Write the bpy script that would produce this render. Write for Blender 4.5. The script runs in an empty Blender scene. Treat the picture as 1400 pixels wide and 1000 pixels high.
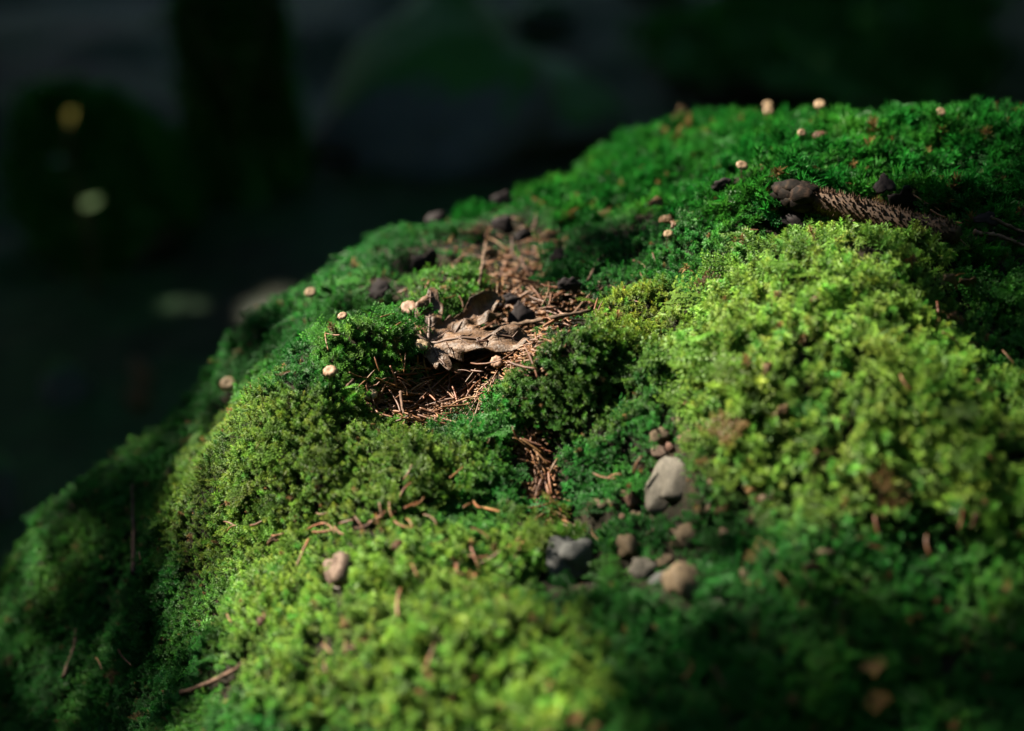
import bpy, bmesh, math, random
import numpy as np
from mathutils import Vector, Matrix, Euler

# ------------------------------------------------------------------ camera, world, sun, exposure
sc = bpy.context.scene
COL = sc.collection
random.seed(11)
RNG = np.random.default_rng(7)

PITCH = math.radians(26.0)
CAM = np.array([0.0, 0.0, 0.88])
K = 36.0 / 50.0 / 1400.0                      # tangent per photo pixel
FOCUS = 0.603
cd = bpy.data.cameras.new('camera')
cd.lens = 50.0
cd.sensor_width = 36.0
cd.sensor_fit = 'HORIZONTAL'
cd.clip_start = 0.01
cd.clip_end = 300.0
cd.dof.use_dof = True
cd.dof.focus_distance = FOCUS
cd.dof.aperture_fstop = 3.5
cd.dof.aperture_blades = 0
camo = bpy.data.objects.new('camera', cd)
camo.location = CAM
camo.rotation_euler = (math.pi / 2 - PITCH, 0, 0)
COL.objects.link(camo)
sc.camera = camo

SUN_DIR = np.array([-0.66, 0.32, 0.64])       # towards the sun: left, a little behind the boulder, high
SUN_DIR = SUN_DIR / np.linalg.norm(SUN_DIR)
SUN_EL = math.asin(SUN_DIR[2])
w = bpy.data.worlds.new('World')
sc.world = w
w.use_nodes = True
nt = w.node_tree
bg = nt.nodes['Background']
sky = nt.nodes.new('ShaderNodeTexSky')
sky.sky_type = 'NISHITA'
sky.sun_disc = False
sky.sun_elevation = SUN_EL
sky.sun_rotation = math.atan2(SUN_DIR[0], SUN_DIR[1])
nt.links.new(sky.outputs[0], bg.inputs['Color'])
bg.inputs['Strength'].default_value = 0.05
sl = bpy.data.lights.new('sun', 'SUN')
sl.energy = 5.0
sl.angle = math.radians(0.5)
sl.color = (1.0, 0.90, 0.74)
so = bpy.data.objects.new('sun', sl)
so.rotation_euler = Vector(SUN_DIR).to_track_quat('Z', 'Y').to_euler()
so.location = (-3, 2, 6)
COL.objects.link(so)
sc.view_settings.view_transform = 'Standard'
sc.view_settings.look = 'None'
sc.view_settings.gamma = 1.0
sc.view_settings.exposure = 2.4
sc.cycles.use_denoising = True
sc.cycles.max_bounces = 5
sc.cycles.diffuse_bounces = 3
sc.cycles.glossy_bounces = 2
sc.cycles.transmission_bounces = 3
sc.cycles.caustics_reflective = False
sc.cycles.caustics_refractive = False
sc.cycles.sample_clamp_indirect = 4.0

# ------------------------------------------------------------------ numeric helpers
def smooth(a, b, x):
    t = np.clip((np.asarray(x, float) - a) / (b - a), 0, 1)
    return t * t * (3 - 2 * t)

def _h(ix, iy, s):
    n = (ix.astype(np.int64) * 374761393 + iy.astype(np.int64) * 668265263 + s * 1442695041) & 0x7fffffff
    n = ((n ^ (n >> 13)) * 1274126177) & 0x7fffffff
    return ((n ^ (n >> 16)) & 0xffff) / 32767.5 - 1.0

def vnoise(x, y, s=0):
    x = np.asarray(x, float); y = np.asarray(y, float)
    ix = np.floor(x); iy = np.floor(y)
    fx = x - ix; fy = y - iy
    fx = fx * fx * fx * (fx * (fx * 6 - 15) + 10); fy = fy * fy * fy * (fy * (fy * 6 - 15) + 10)
    a = _h(ix, iy, s); b = _h(ix + 1, iy, s); c = _h(ix, iy + 1, s); d = _h(ix + 1, iy + 1, s)
    return (a * (1 - fx) + b * fx) * (1 - fy) + (c * (1 - fx) + d * fx) * fy

def fbm(x, y, s=0, o=4):
    r = 0; a = 0.5
    for i in range(o):
        r = r + a * vnoise(x, y, s + 17 * i)
        x = x * 2.03 + 5.2; y = y * 2.03 + 1.7; a *= 0.5
    return r

CP_, SP_ = math.cos(PITCH), math.sin(PITCH)
def unproject(u, v, d):
    u = np.asarray(u, float); v = np.asarray(v, float); d = np.asarray(d, float)
    xc = (u - 700) * K * d; yc = (500 - v) * K * d
    return np.stack([xc + CAM[0], d * CP_ + yc * SP_ + CAM[1], yc * CP_ - d * SP_ + CAM[2]], -1)

def project(p):
    q = np.asarray(p, float) - CAM
    d = q[..., 1] * CP_ - q[..., 2] * SP_
    yc = q[..., 1] * SP_ + q[..., 2] * CP_
    dd = np.maximum(d, 1e-3)
    return 700 + q[..., 0] / dd / K, 500 - yc / dd / K, d

# ------------------------------------------------------------------ the boulder's shape (height over x, y)
CPTS = [(600,540,.60),(430,560,.598),(330,580,.61),(600,470,.63),(560,425,.655),(430,402,.72),
 (1180,285,.63),(1060,260,.65),(1350,330,.60),(950,250,.71),(800,330,.70),
 (870,440,.62),(750,520,.59),(1100,420,.575),(1100,600,.53),(1350,500,.555),(1100,750,.495),(1380,700,.505),
 (500,900,.508),(470,790,.538),(500,680,.563),(930,660,.542),(900,780,.507),(900,950,.462),(1250,850,.482),(1250,1000,.462),(650,1000,.47),
 (200,760,.70),(60,900,.72),(230,930,.62),(340,800,.575),(330,960,.52),(740,660,.565),(300,640,.635),(340,700,.595)]
RIDGE = [(600,310,.80),(490,362,.79),(400,422,.78),(760,272,.82),(880,200,.85),(1000,188,.84),(1120,178,.80),(1230,176,.76),(1400,188,.74),
 (320,480,.78),(230,602,.78),(110,688,.79),(20,782,.79)]
pts = [unproject(*c) for c in CPTS]
for (u, v, d) in RIDGE:
    P = unproject(u, v, d); pts.append(P)
    ang = PITCH + math.atan((v - 500) * K); s = math.tan(ang)
    for dy, ex in ((.06, .015), (.16, .09), (.30, .30)):
        pts.append(P + np.array([-0.1 * dy, dy, -(s * dy + ex)]))
pts += [np.array(p) for p in [(.42,.62,.63),(.45,.40,.57),(.40,.2,.5),(.58,.5,.42),(.72,.45,.05),(.6,.8,.3),(.4,.85,.52),
 (0,.15,.50),(.18,.12,.50),(-.12,.2,.42),(0,0,.22),(.3,-.02,.25),(-.2,.1,.2),(0,-.1,.0),(.3,-.12,.0),(-.28,.42,.30),(-.36,.6,.25),(-.46,.62,.05),(-.36,.3,.08),(-.38,.8,.1),(.55,.1,.15)]]
pts = np.array(pts)
def tps_fit(P, lam=2e-4):
    n = len(P); xy = P[:, :2]
    r = np.linalg.norm(xy[:, None] - xy[None], axis=-1)
    A = np.where(r > 0, r * r * np.log(r + 1e-12), 0) + lam * np.eye(n)
    Q = np.hstack([np.ones((n, 1)), xy])
    M = np.block([[A, Q], [Q.T, np.zeros((3, 3))]])
    return np.linalg.solve(M, np.concatenate([P[:, 2], np.zeros(3)])), xy
TW, TXY = tps_fit(pts)
GX = np.arange(-.62, .80, .004); GY = np.arange(-.16, 1.22, .004)
XX, YY = np.meshgrid(GX, GY, indexing='ij')
ZZ = TW[-3] + TW[-2] * XX + TW[-1] * YY
for i in range(len(TXY)):
    r2 = (XX - TXY[i, 0]) ** 2 + (YY - TXY[i, 1]) ** 2
    ZZ = ZZ + TW[i] * 0.5 * r2 * np.log(r2 + 1e-12)
ZZ = np.minimum(ZZ, .72)

def hgt(x, y):
    fx = np.clip((np.asarray(x, float) - GX[0]) / .004, 0, len(GX) - 1.001); fy = np.clip((np.asarray(y, float) - GY[0]) / .004, 0, len(GY) - 1.001)
    i = fx.astype(int); j = fy.astype(int); a = fx - i; b = fy - j
    return (ZZ[i, j] * (1 - a) + ZZ[i + 1, j] * a) * (1 - b) + (ZZ[i, j + 1] * (1 - a) + ZZ[i + 1, j + 1] * a) * b

def nrm(x, y, e=.004):
    gx = (hgt(np.asarray(x) + e, y) - hgt(np.asarray(x) - e, y)) / (2 * e)
    gy = (hgt(x, np.asarray(y) + e) - hgt(x, np.asarray(y) - e)) / (2 * e)
    n = np.stack([-gx, -gy, np.ones_like(gx)], -1)
    return n / np.linalg.norm(n, axis=-1, keepdims=True)

def hit(u, v, lift=0.0):
    """first point of the boulder along the direction of a photo pixel"""
    d = np.arange(.30, 1.15, .0015)
    p = unproject(np.full_like(d, u), np.full_like(d, v), d)
    below = p[:, 2] < hgt(p[:, 0], p[:, 1]) + lift
    i = int(np.argmax(below)) if below.any() else int(np.argmin(p[:, 2] - hgt(p[:, 0], p[:, 1])))
    q = p[i].copy(); q[2] = hgt(q[0], q[1])
    return q

# moss cushions and hollows (centre as a pixel of the base surface, radii and height in metres)
BUMPS = [(410,615,.031,.034,.021),(540,655,.036,.030,.007),(262,735,.022,.032,.012),(335,860,.024,.03,.008),
 (785,520,.037,.034,.021),(885,448,.034,.026,.012),(1110,510,.078,.070,.018),(1180,375,.044,.030,.006),(1330,640,.05,.04,.012),(1010,620,.025,.03,.006),
 (520,840,.062,.060,.011),(640,920,.04,.035,.008),(620,400,.024,.020,.009),(500,492,.025,.017,.010),(725,750,.020,.014,.007),(1000,300,.04,.03,.010),
 (590,545,.040,.028,-.012),(690,452,.044,.036,-.007),(700,345,.03,.05,-.006),(722,615,.015,.018,-.004),(742,660,.016,.020,-.005),(748,705,.02,.012,-.004),
 (905,720,.05,.045,-.007),(1180,310,.05,.022,-.007),(930,190,.05,.05,.004),(1250,190,.08,.05,.003),(500,370,.04,.05,.004),(150,700,.05,.06,.014),(90,860,.04,.06,.012),(210,820,.022,.03,.008),(1150,900,.04,.03,.008)]
CEN = []
dz = np.zeros_like(ZZ)
for (u, v, rx, ry, h) in BUMPS:
    c = hit(u, v); CEN.append(c)
    wob = 1 + .22 * vnoise(XX * 55, YY * 55, 3)
    q = np.sqrt(((XX - c[0]) / rx) ** 2 + ((YY - c[1]) / ry) ** 2) * wob
    dz += h * np.where(q < 1, np.clip(1 - q ** 2.2, 0, 1) ** 1.15, 0)
ZZ = ZZ + dz + .0085 * fbm(XX * 16, YY * 16, 5, 3) + .0030 * vnoise(XX * 75, YY * 75, 9) + .0012 * vnoise(XX * 180, YY * 180, 19)
edge = np.minimum(np.minimum(XX - GX[0], GX[-1] - XX), np.minimum(YY - GY[0], GY[-1] - YY))
ZZ = np.maximum(ZZ, -.05); ZZ = np.where(edge < .02, -.05, ZZ)

# ------------------------------------------------------------------ materials
def mat(name, build):
    m = bpy.data.materials.new(name); m.use_nodes = True
    t = m.node_tree; b = t.nodes['Principled BSDF']
    build(t, b); return m
def N(t, kind, **kw):
    n = t.nodes.new(kind)
    for k, v in kw.items(): setattr(n, k, v)
    return n
def noise(t, scale, detail=5, rough=.6, coord='Object'):
    tc = N(t, 'ShaderNodeTexCoord'); n = N(t, 'ShaderNodeTexNoise')
    n.inputs['Scale'].default_value = scale; n.inputs['Detail'].default_value = detail; n.inputs['Roughness'].default_value = rough
    t.links.new(tc.outputs[coord], n.inputs['Vector']); return n
def ramp(t, src, stops):
    r = N(t, 'ShaderNodeValToRGB'); e = r.color_ramp.elements
    while len(e) < len(stops): e.new(.5)
    for el, (p, c) in zip(e, stops): el.position = p; el.color = (*c, 1)
    t.links.new(src, r.inputs[0]); return r
def bump(t, b, src, strength, dist):
    n = N(t, 'ShaderNodeBump'); n.inputs['Strength'].default_value = strength; n.inputs['Distance'].default_value = dist
    t.links.new(src, n.inputs['Height']); t.links.new(n.outputs[0], b.inputs['Normal'])
def simple(name, stops, scale, rough=.8, bstr=.4, bdist=.001, spec=.3, per_obj=0.0, translucent=0.0):
    def f(t, b):
        n = noise(t, scale); r = ramp(t, n.outputs['Fac'], stops); out = r.outputs[0]
        if per_obj:
            oi = N(t, 'ShaderNodeObjectInfo'); hs = N(t, 'ShaderNodeHueSaturation')
            mr = N(t, 'ShaderNodeMapRange'); mr.inputs[3].default_value = 1 - per_obj; mr.inputs[4].default_value = 1 + per_obj
            t.links.new(oi.outputs['Random'], mr.inputs[0]); t.links.new(mr.outputs[0], hs.inputs['Value'])
            mr2 = N(t, 'ShaderNodeMapRange'); mr2.inputs[3].default_value = .485; mr2.inputs[4].default_value = .52
            mm = N(t, 'ShaderNodeMath', operation='FRACT'); m2 = N(t, 'ShaderNodeMath', operation='MULTIPLY'); m2.inputs[1].default_value = 7.31
            t.links.new(oi.outputs['Random'], m2.inputs[0]); t.links.new(m2.outputs[0], mm.inputs[0]); t.links.new(mm.outputs[0], mr2.inputs[0]); t.links.new(mr2.outputs[0], hs.inputs['Hue'])
            t.links.new(out, hs.inputs['Color']); out = hs.outputs[0]
        t.links.new(out, b.inputs['Base Color'])
        b.inputs['Roughness'].default_value = rough; b.inputs['Specular IOR Level'].default_value = spec
        bump(t, b, n.outputs['Fac'], bstr, bdist)
        if translucent:
            tr = N(t, 'ShaderNodeBsdfTranslucent'); mx = N(t, 'ShaderNodeMixShader'); mx.inputs[0].default_value = translucent
            t.links.new(out, tr.inputs['Color']); t.links.new(b.outputs[0], mx.inputs[1]); t.links.new(tr.outputs[0], mx.inputs[2])
            t.links.new(mx.outputs[0], t.nodes['Material Output'].inputs['Surface'])
    return mat(name, f)

def moss_mat(t, b):
    a = N(t, 'ShaderNodeAttribute', attribute_type='INSTANCER', attribute_name='col')
    g = N(t, 'ShaderNodeAttribute', attribute_type='GEOMETRY', attribute_name='tip')
    mx = N(t, 'ShaderNodeMix', data_type='RGBA', blend_type='MULTIPLY'); mx.inputs[0].default_value = 1
    r = ramp(t, g.outputs['Fac'], [(0, (.42, .40, .34)), (.4, (.70, .76, .72)), (.75, (.98, 1.0, .92)), (1, (1.95, 1.80, 1.6))])  # brownish bases and pale tips, the tips raised further as painted sun highlights
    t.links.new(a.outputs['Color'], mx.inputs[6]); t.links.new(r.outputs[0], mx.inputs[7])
    t.links.new(mx.outputs[2], b.inputs['Base Color'])
    b.inputs['Roughness'].default_value = .5; b.inputs['Specular IOR Level'].default_value = .22
    tr = N(t, 'ShaderNodeBsdfTranslucent'); ms = N(t, 'ShaderNodeMixShader'); ms.inputs[0].default_value = .38
    t.links.new(mx.outputs[2], tr.inputs['Color']); t.links.new(b.outputs[0], ms.inputs[1]); t.links.new(tr.outputs[0], ms.inputs[2])
    t.links.new(ms.outputs[0], t.nodes['Material Output'].inputs['Surface'])
M = {}
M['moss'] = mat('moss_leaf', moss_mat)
M['soil'] = simple('dark_soil', [(.3, (.010, .007, .004)), (.55, (.028, .018, .010)), (.75, (.055, .034, .018))], 120, .95, .8, .002)
def boulder_mat(t, b):
    n = noise(t, 90); r = ramp(t, n.outputs['Fac'], [(.3, (.004, .0035, .002)), (.5, (.009, .008, .004)), (.75, (.026, .017, .009))])
    t.links.new(r.outputs[0], b.inputs['Base Color']); b.inputs['Roughness'].default_value = .95; b.inputs['Specular IOR Level'].default_value = .15
    bump(t, b, n.outputs['Fac'], .8, .002)
M['boulder'] = mat('soil_covered_boulder', boulder_mat)
M['needle'] = simple('dry_spruce_needle', [(.3, (.040, .014, .005)), (.5, (.115, .044, .014)), (.75, (.21, .094, .033))], 260, .55, .2, .0003, .4, .38)
M['cap'] = simple('mushroom_cap', [(.3, (.14, .080, .045)), (.55, (.25, .160, .098)), (.8, (.34, .235, .150))], 500, .6, .25, .0003, .3, .12, .12)
M['stem'] = simple('mushroom_stem', [(.3, (.018, .010, .007)), (.7, (.05, .028, .016))], 300, .6, .2, .0003, .3)
M['gill'] = simple('mushroom_gill', [(.3, (.28, .18, .11)), (.7, (.42, .30, .2))], 300, .7, .2, .0003, .3)
def leafmat(t, b):
    n = noise(t, 140, 6, .65); r = ramp(t, n.outputs['Fac'], [(.30, (.022, .013, .009)), (.46, (.050, .027, .013)), (.60, (.095, .052, .026)), (.8, (.155, .092, .049))])
    v = N(t, 'ShaderNodeTexVoronoi', feature='DISTANCE_TO_EDGE'); v.inputs['Scale'].default_value = 620
    tc = N(t, 'ShaderNodeTexCoord'); t.links.new(tc.outputs['Object'], v.inputs['Vector'])
    n2 = noise(t, 900, 2); r2 = ramp(t, n2.outputs['Fac'], [(.36, (.28, .22, .2)), (.46, (1, 1, 1))])
    mx = N(t, 'ShaderNodeMix', data_type='RGBA', blend_type='MULTIPLY'); mx.inputs[0].default_value = .8
    t.links.new(r.outputs[0], mx.inputs[6]); t.links.new(r2.outputs[0], mx.inputs[7]); t.links.new(mx.outputs[2], b.inputs['Base Color'])
    b.inputs['Roughness'].default_value = .6; b.inputs['Specular IOR Level'].default_value = .3
    bump(t, b, v.outputs['Distance'], .5, .0006)
M['leaf'] = mat('dry_leaf', leafmat)
M['vein'] = simple('leaf_vein', [(.3, (.05, .03, .025)), (.7, (.13, .08, .055))], 200, .6, .2, .0003)
M['bark'] = simple('twig_bark', [(.3, (.035, .022, .014)), (.55, (.085, .055, .035)), (.8, (.17, .12, .085))], 220, .85, .7, .0008, .2, .25)
M['conecore'] = simple('cone_core', [(.3, (.018, .010, .006)), (.7, (.075, .042, .022))], 300, .8, .5, .0006)
M['bristle'] = simple('cone_bristle', [(.3, (.016, .008, .004)), (.55, (.045, .023, .011)), (.8, (.115, .062, .03))], 180, .7, .3, .0004)
M['conescale'] = simple('cone_scale', [(.3, (.002, .0015, .0012)), (.5, (.006, .004, .003)), (.70, (.034, .020, .013))], 300, .8, .5, .0008, .1, .3)
M['darkscale'] = simple('dark_cone_scale', [(.3, (.006, .005, .006)), (.6, (.016, .012, .012)), (.85, (.045, .034, .030))], 110, .8, .3, .0005, .12, .25)
M['chip'] = simple('bark_chip', [(.3, (.035, .015, .007)), (.55, (.095, .046, .020)), (.8, (.17, .095, .046))], 160, .7, .4, .0006, .3, .2)
def stone(name, a, bb, c, scale=2.4):
    def f(t, b):
        n = noise(t, scale, 8, .7); r = ramp(t, n.outputs['Fac'], [(.28, a), (.5, bb), (.72, c)])
        n2 = noise(t, scale * 6, 3); r2 = ramp(t, n2.outputs['Fac'], [(.3, (.45, .45, .45)), (.5, (1, 1, 1))])
        mx = N(t, 'ShaderNodeMix', data_type='RGBA', blend_type='MULTIPLY'); mx.inputs[0].default_value = .7
        t.links.new(r.outputs[0], mx.inputs[6]); t.links.new(r2.outputs[0], mx.inputs[7]); t.links.new(mx.outputs[2], b.inputs['Base Color'])
        b.inputs['Roughness'].default_value = .8; b.inputs['Specular IOR Level'].default_value = .3
        bump(t, b, n2.outputs['Fac'], .5, .0008)
    return mat(name, f)
M['st_grey'] = stone('grey_stone', (.024, .021, .016), (.064, .057, .044), (.115, .104, .085))
M['st_tan'] = stone('tan_stone', (.026, .018, .010), (.072, .050, .027), (.135, .10, .056))
M['st_red'] = stone('reddish_stone', (.035, .015, .010), (.085, .042, .028), (.14, .078, .052))
M['st_dark'] = stone('dark_stone', (.022, .023, .022), (.05, .052, .05), (.10, .102, .094))
M['st_pink'] = stone('pinkish_stone', (.05, .03, .02), (.105, .07, .05), (.19, .14, .11))
M['white'] = simple('quartz', [(.3, (.2, .17, .14)), (.7, (.32, .28, .25))], 300, .5)

# ------------------------------------------------------------------ object helpers
def tag(o, label=None, cat=None, group=None, kind=None):
    if label: o['label'] = label
    if cat: o['category'] = cat
    if group: o['group'] = group
    if kind: o['kind'] = kind
    return o
def mesh_obj(name, me, material, parent=None):
    o = bpy.data.objects.new(name, me); COL.objects.link(o)
    if material and not me.materials: me.materials.append(material)
    if parent: o.parent = parent
    return o
def mk(name, verts, faces, smooth_=True):
    me = bpy.data.meshes.new(name); me.from_pydata([tuple(v) for v in verts], [], [tuple(f) for f in faces])
    if smooth_: me.polygons.foreach_set('use_smooth', [True] * len(me.polygons))
    me.update(); return me
def empty(name, loc, rot=None):
    o = bpy.data.objects.new(name, None); o.empty_display_size = .01; COL.objects.link(o)
    o.location = loc
    if rot is not None: o.rotation_euler = rot
    return o
def tube(path, radii, ns=6, cap=True):
    path = [Vector(p) for p in path]; V = []; F = []
    up = Vector((0, 0, 1)); t0 = (path[1] - path[0]).normalized()
    if abs(t0.z) > .9: up = Vector((1, 0, 0))
    a = t0.cross(up).normalized()
    for i, p in enumerate(path):
        t = (path[min(i + 1, len(path) - 1)] - path[max(i - 1, 0)]).normalized()
        a = (a - t * a.dot(t)).normalized(); b = t.cross(a)
        for j in range(ns):
            an = 2 * math.pi * j / ns
            V.append(p + (a * math.cos(an) + b * math.sin(an)) * radii[i])
    n = len(path)
    for i in range(n - 1):
        for j in range(ns):
            F.append((i * ns + j, i * ns + (j + 1) % ns, (i + 1) * ns + (j + 1) % ns, (i + 1) * ns + j))
    if cap:
        F.append(tuple(range(ns))[::-1]); F.append(tuple((n - 1) * ns + j for j in range(ns)))
    return V, F
class Soup:
    def __init__(s): s.V = []; s.F = []
    def add(s, V, F):
        o = len(s.V); s.V += [tuple(v) for v in V]; s.F += [tuple(i + o for i in f) for f in F]
    def mesh(s, name, sm=True): return mk(name, s.V, s.F, sm)
def frame(n, xdir):
    n = Vector(n).normalized(); x = Vector(xdir); x = (x - n * x.dot(n)).normalized(); y = n.cross(x)
    return Matrix((x, y, n)).transposed()
def grid_mesh(name, XX, YY, ZZ):
    a, b = XX.shape
    V = np.stack([XX, YY, ZZ], -1).reshape(-1, 3)
    idx = np.arange(a * b).reshape(a, b)
    F = np.stack([idx[:-1, :-1], idx[1:, :-1], idx[1:, 1:], idx[:-1, 1:]], -1).reshape(-1, 4)
    me = bpy.data.meshes.new(name)
    me.vertices.add(len(V)); me.vertices.foreach_set('co', V.ravel())
    me.loops.add(F.size); me.loops.foreach_set('vertex_index', F.ravel().astype(np.int32))
    me.polygons.add(len(F)); me.polygons.foreach_set('loop_start', np.arange(0, F.size, 4, dtype=np.int32))
    me.polygons.foreach_set('use_smooth', np.ones(len(F), bool))
    me.update(calc_edges=True); me.validate(); return me

# ------------------------------------------------------------------ the setting: forest floor
def ground_h(x, y):
    r = np.hypot(x - .05, y - .5)
    far = smooth(1.0, 2.2, r)
    return far * (.10 * fbm(x * .9, y * .9, 31, 4) + .02 * vnoise(x * 6, y * 6, 41)) + .035 * np.clip(np.hypot(x, y) - 3, 0, 30) - .02
gs = np.sign(np.linspace(-1, 1, 301)) * np.abs(np.linspace(-1, 1, 301)) ** 2.2 * 45
gx, gy = np.meshgrid(gs, gs + .6, indexing='ij')
def floor_mat(t, b):
    n = noise(t, 1.6, 6); n2 = noise(t, 22, 6)
    r = ramp(t, n2.outputs['Fac'], [(.3, (.008, .009, .008)), (.5, (.022, .022, .018)), (.7, (.05, .042, .032))])
    r2 = ramp(t, n2.outputs['Fac'], [(.3, (.006, .026, .009)), (.7, (.016, .065, .020))])
    f = ramp(t, n.outputs['Fac'], [(.38, (0, 0, 0)), (.52, (1, 1, 1))])
    mx = N(t, 'ShaderNodeMix', data_type='RGBA'); t.links.new(f.outputs[0], mx.inputs[0]); t.links.new(r.outputs[0], mx.inputs[6]); t.links.new(r2.outputs[0], mx.inputs[7])
    t.links.new(mx.outputs[2], b.inputs['Base Color']); b.inputs['Roughness'].default_value = .9; b.inputs['Specular IOR Level'].default_value = .2
    bump(t, b, n2.outputs['Fac'], .8, .03)
M['floor'] = mat('forest_floor', floor_mat)
tag(mesh_obj('ground', grid_mesh('ground', gx, gy, ground_h(gx, gy)), M['floor']), kind='structure')

def ghit(u, v):
    """ground point along the direction of a photo pixel"""
    d = np.arange(.9, 9, .004); p = unproject(np.full_like(d, u), np.full_like(d, v), d)
    i = int(np.argmax(p[:, 2] < ground_h(p[:, 0], p[:, 1]))); return p[i]

b_o = mesh_obj('boulder', grid_mesh('boulder', XX, YY, ZZ), M['boulder'])
tag(b_o, 'low wide boulder carrying a carpet of moss, needles and pebbles', 'boulder')

# ------------------------------------------------------------------ moss shoots (never linked to the scene on their own)
class Leafy:
    def __init__(s): s.V = []; s.F = []; s.T = []
    def leaf(s, base, d, up, L, W, tb, tt, curl=.25, detail=True):
        d = d.normalized(); side = d.cross(up)
        if side.length < 1e-6: side = Vector((1, 0, 0))
        side.normalize(); nn = side.cross(d)
        o = len(s.V)
        m = base + d * (L * .45) + nn * (L * .06)
        tip = base + d * (L * (1 - curl * .3)) + nn * (-L * curl)
        if detail:
            s.V += [base, m + side * W * .5 + nn * W * .22, m - nn * W * .05, m - side * W * .5 + nn * W * .22, tip]
            s.T += [tb, (tb + tt) / 2, (tb + tt) / 2, (tb + tt) / 2, tt]
            s.F += [(o, o + 1, o + 2), (o, o + 2, o + 3), (o + 1, o + 4, o + 2), (o + 2, o + 4, o + 3)]
        else:
            s.V += [base, m + side * W * .5, tip, m - side * W * .5]; s.T += [tb, (tb + tt) / 2, tt, (tb + tt) / 2]
            s.F += [(o, o + 1, o + 2), (o, o + 2, o + 3)]
    def obj(s, name):
        me = mk(name, s.V, s.F, False)
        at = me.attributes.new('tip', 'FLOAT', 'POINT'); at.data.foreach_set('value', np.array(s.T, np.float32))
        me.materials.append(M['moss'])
        return bpy.data.objects.new(name, me)
def shoot(seed, n, L, leafL, leafW, a0, a1, bend=.25, curl=.25, start=.2):
    r = random.Random(seed); lf = Leafy(); bx, by = r.uniform(-bend, bend), r.uniform(-bend, bend)
    def at(t): return Vector((bx * L * t * t, by * L * t * t, L * t))
    for i in range(n):
        t = start + (1 - start) * (i / (n - 1)) ** .85
        az = i * 2.39996 + r.uniform(-.3, .3); el = math.radians(a0 + (a1 - a0) * ((t - start) / (1 - start)) ** 1.6 + r.uniform(-8, 8))
        rad = Vector((math.cos(az), math.sin(az), 0))
        d = rad * math.cos(el) + Vector((0, 0, 1)) * math.sin(el)
        s = (1 - .45 * max(0, (t - .8) / .2)) * r.uniform(.8, 1.15)
        lf.leaf(at(t), d, Vector((0, 0, 1)), leafL * s, leafW * s, max(0, t - .35), min(1, t + .1), curl * r.uniform(.4, 1.4))
    return lf
def strand(seed, n, L, sweep):
    r = random.Random(seed); lf = Leafy()
    for i in range(n):
        t = .1 + .8 * i / n; az = i * 2.39996 + r.uniform(-.4, .4); el = math.radians(35 + 40 * t + r.uniform(-10, 10))
        d = Vector((math.cos(az) * math.cos(el) + sweep, math.sin(az) * math.cos(el), math.sin(el)))
        lf.leaf(Vector((sweep * L * t * t * .6, 0, L * t)), d, Vector((0, 0, 1)), L * r.uniform(.38, .6), L * .062, max(0, t - .3), min(1, t + .25), r.uniform(-.1, .3), False)
    return lf
def spray(seed, L):
    r = random.Random(seed); lf = Leafy()
    def main(t): return Vector((L * .8 * t, 0, L * (.75 * t - .45 * t * t)))
    for i in range(18):
        t = i / 17; p = main(t); tan = (main(min(1, t + .02)) - main(max(0, t - .02))).normalized()
        for sgn in (-1, 1):
            bl = L * .42 * (math.sin(math.pi * (.12 + .8 * t)) + .1) * r.uniform(.7, 1.2) if i % 2 == (sgn > 0) else 0
            if bl:
                dirb = (tan * .75 + Vector((0, sgn, .12)) * .8).normalized()
                nb = 9
                for j in range(nb):
                    q = p + dirb * bl * (j / (nb - 1)) + Vector((0, 0, -.12 * bl * (j / (nb - 1)) ** 2))
                    az = j * 2.39996; side = dirb.cross(Vector((0, 0, 1))).normalized(); u2 = side.cross(dirb)
                    d = dirb * .8 + (side * math.cos(az) + u2 * math.sin(az)) * .65
                    lf.leaf(q, d, u2, L * .085, L * .045, .35 + .3 * j / nb, .6 + .4 * j / nb, .2, False)
        for j in range(2):
            az = r.uniform(0, 6.28); d = tan * .8 + Vector((0, math.cos(az), math.sin(az))) * .6
            lf.leaf(p, d, Vector((0, 0, 1)), L * .1, L * .05, .3, .7, .2, False)
    return lf
SHOOTS = [shoot(1, 36, .0066, .0021, .00062, 15, 74), shoot(2, 34, .0060, .0020, .00060, 10, 68, .4), shoot(3, 42, .0078, .0020, .00058, 22, 77, .35),
          shoot(4, 28, .0050, .0026, .00062, 0, 60, .2, .45, .3), shoot(5, 26, .0048, .0023, .00070, 5, 62, .3, .3, .3),
          strand(6, 26, .0095, .35), strand(7, 28, .0085, .15),
          spray(8, .0135), spray(9, .0115)]
SHOOTS = [s.obj('moss_shoot_%d' % i) for i, s in enumerate(SHOOTS)]

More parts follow.
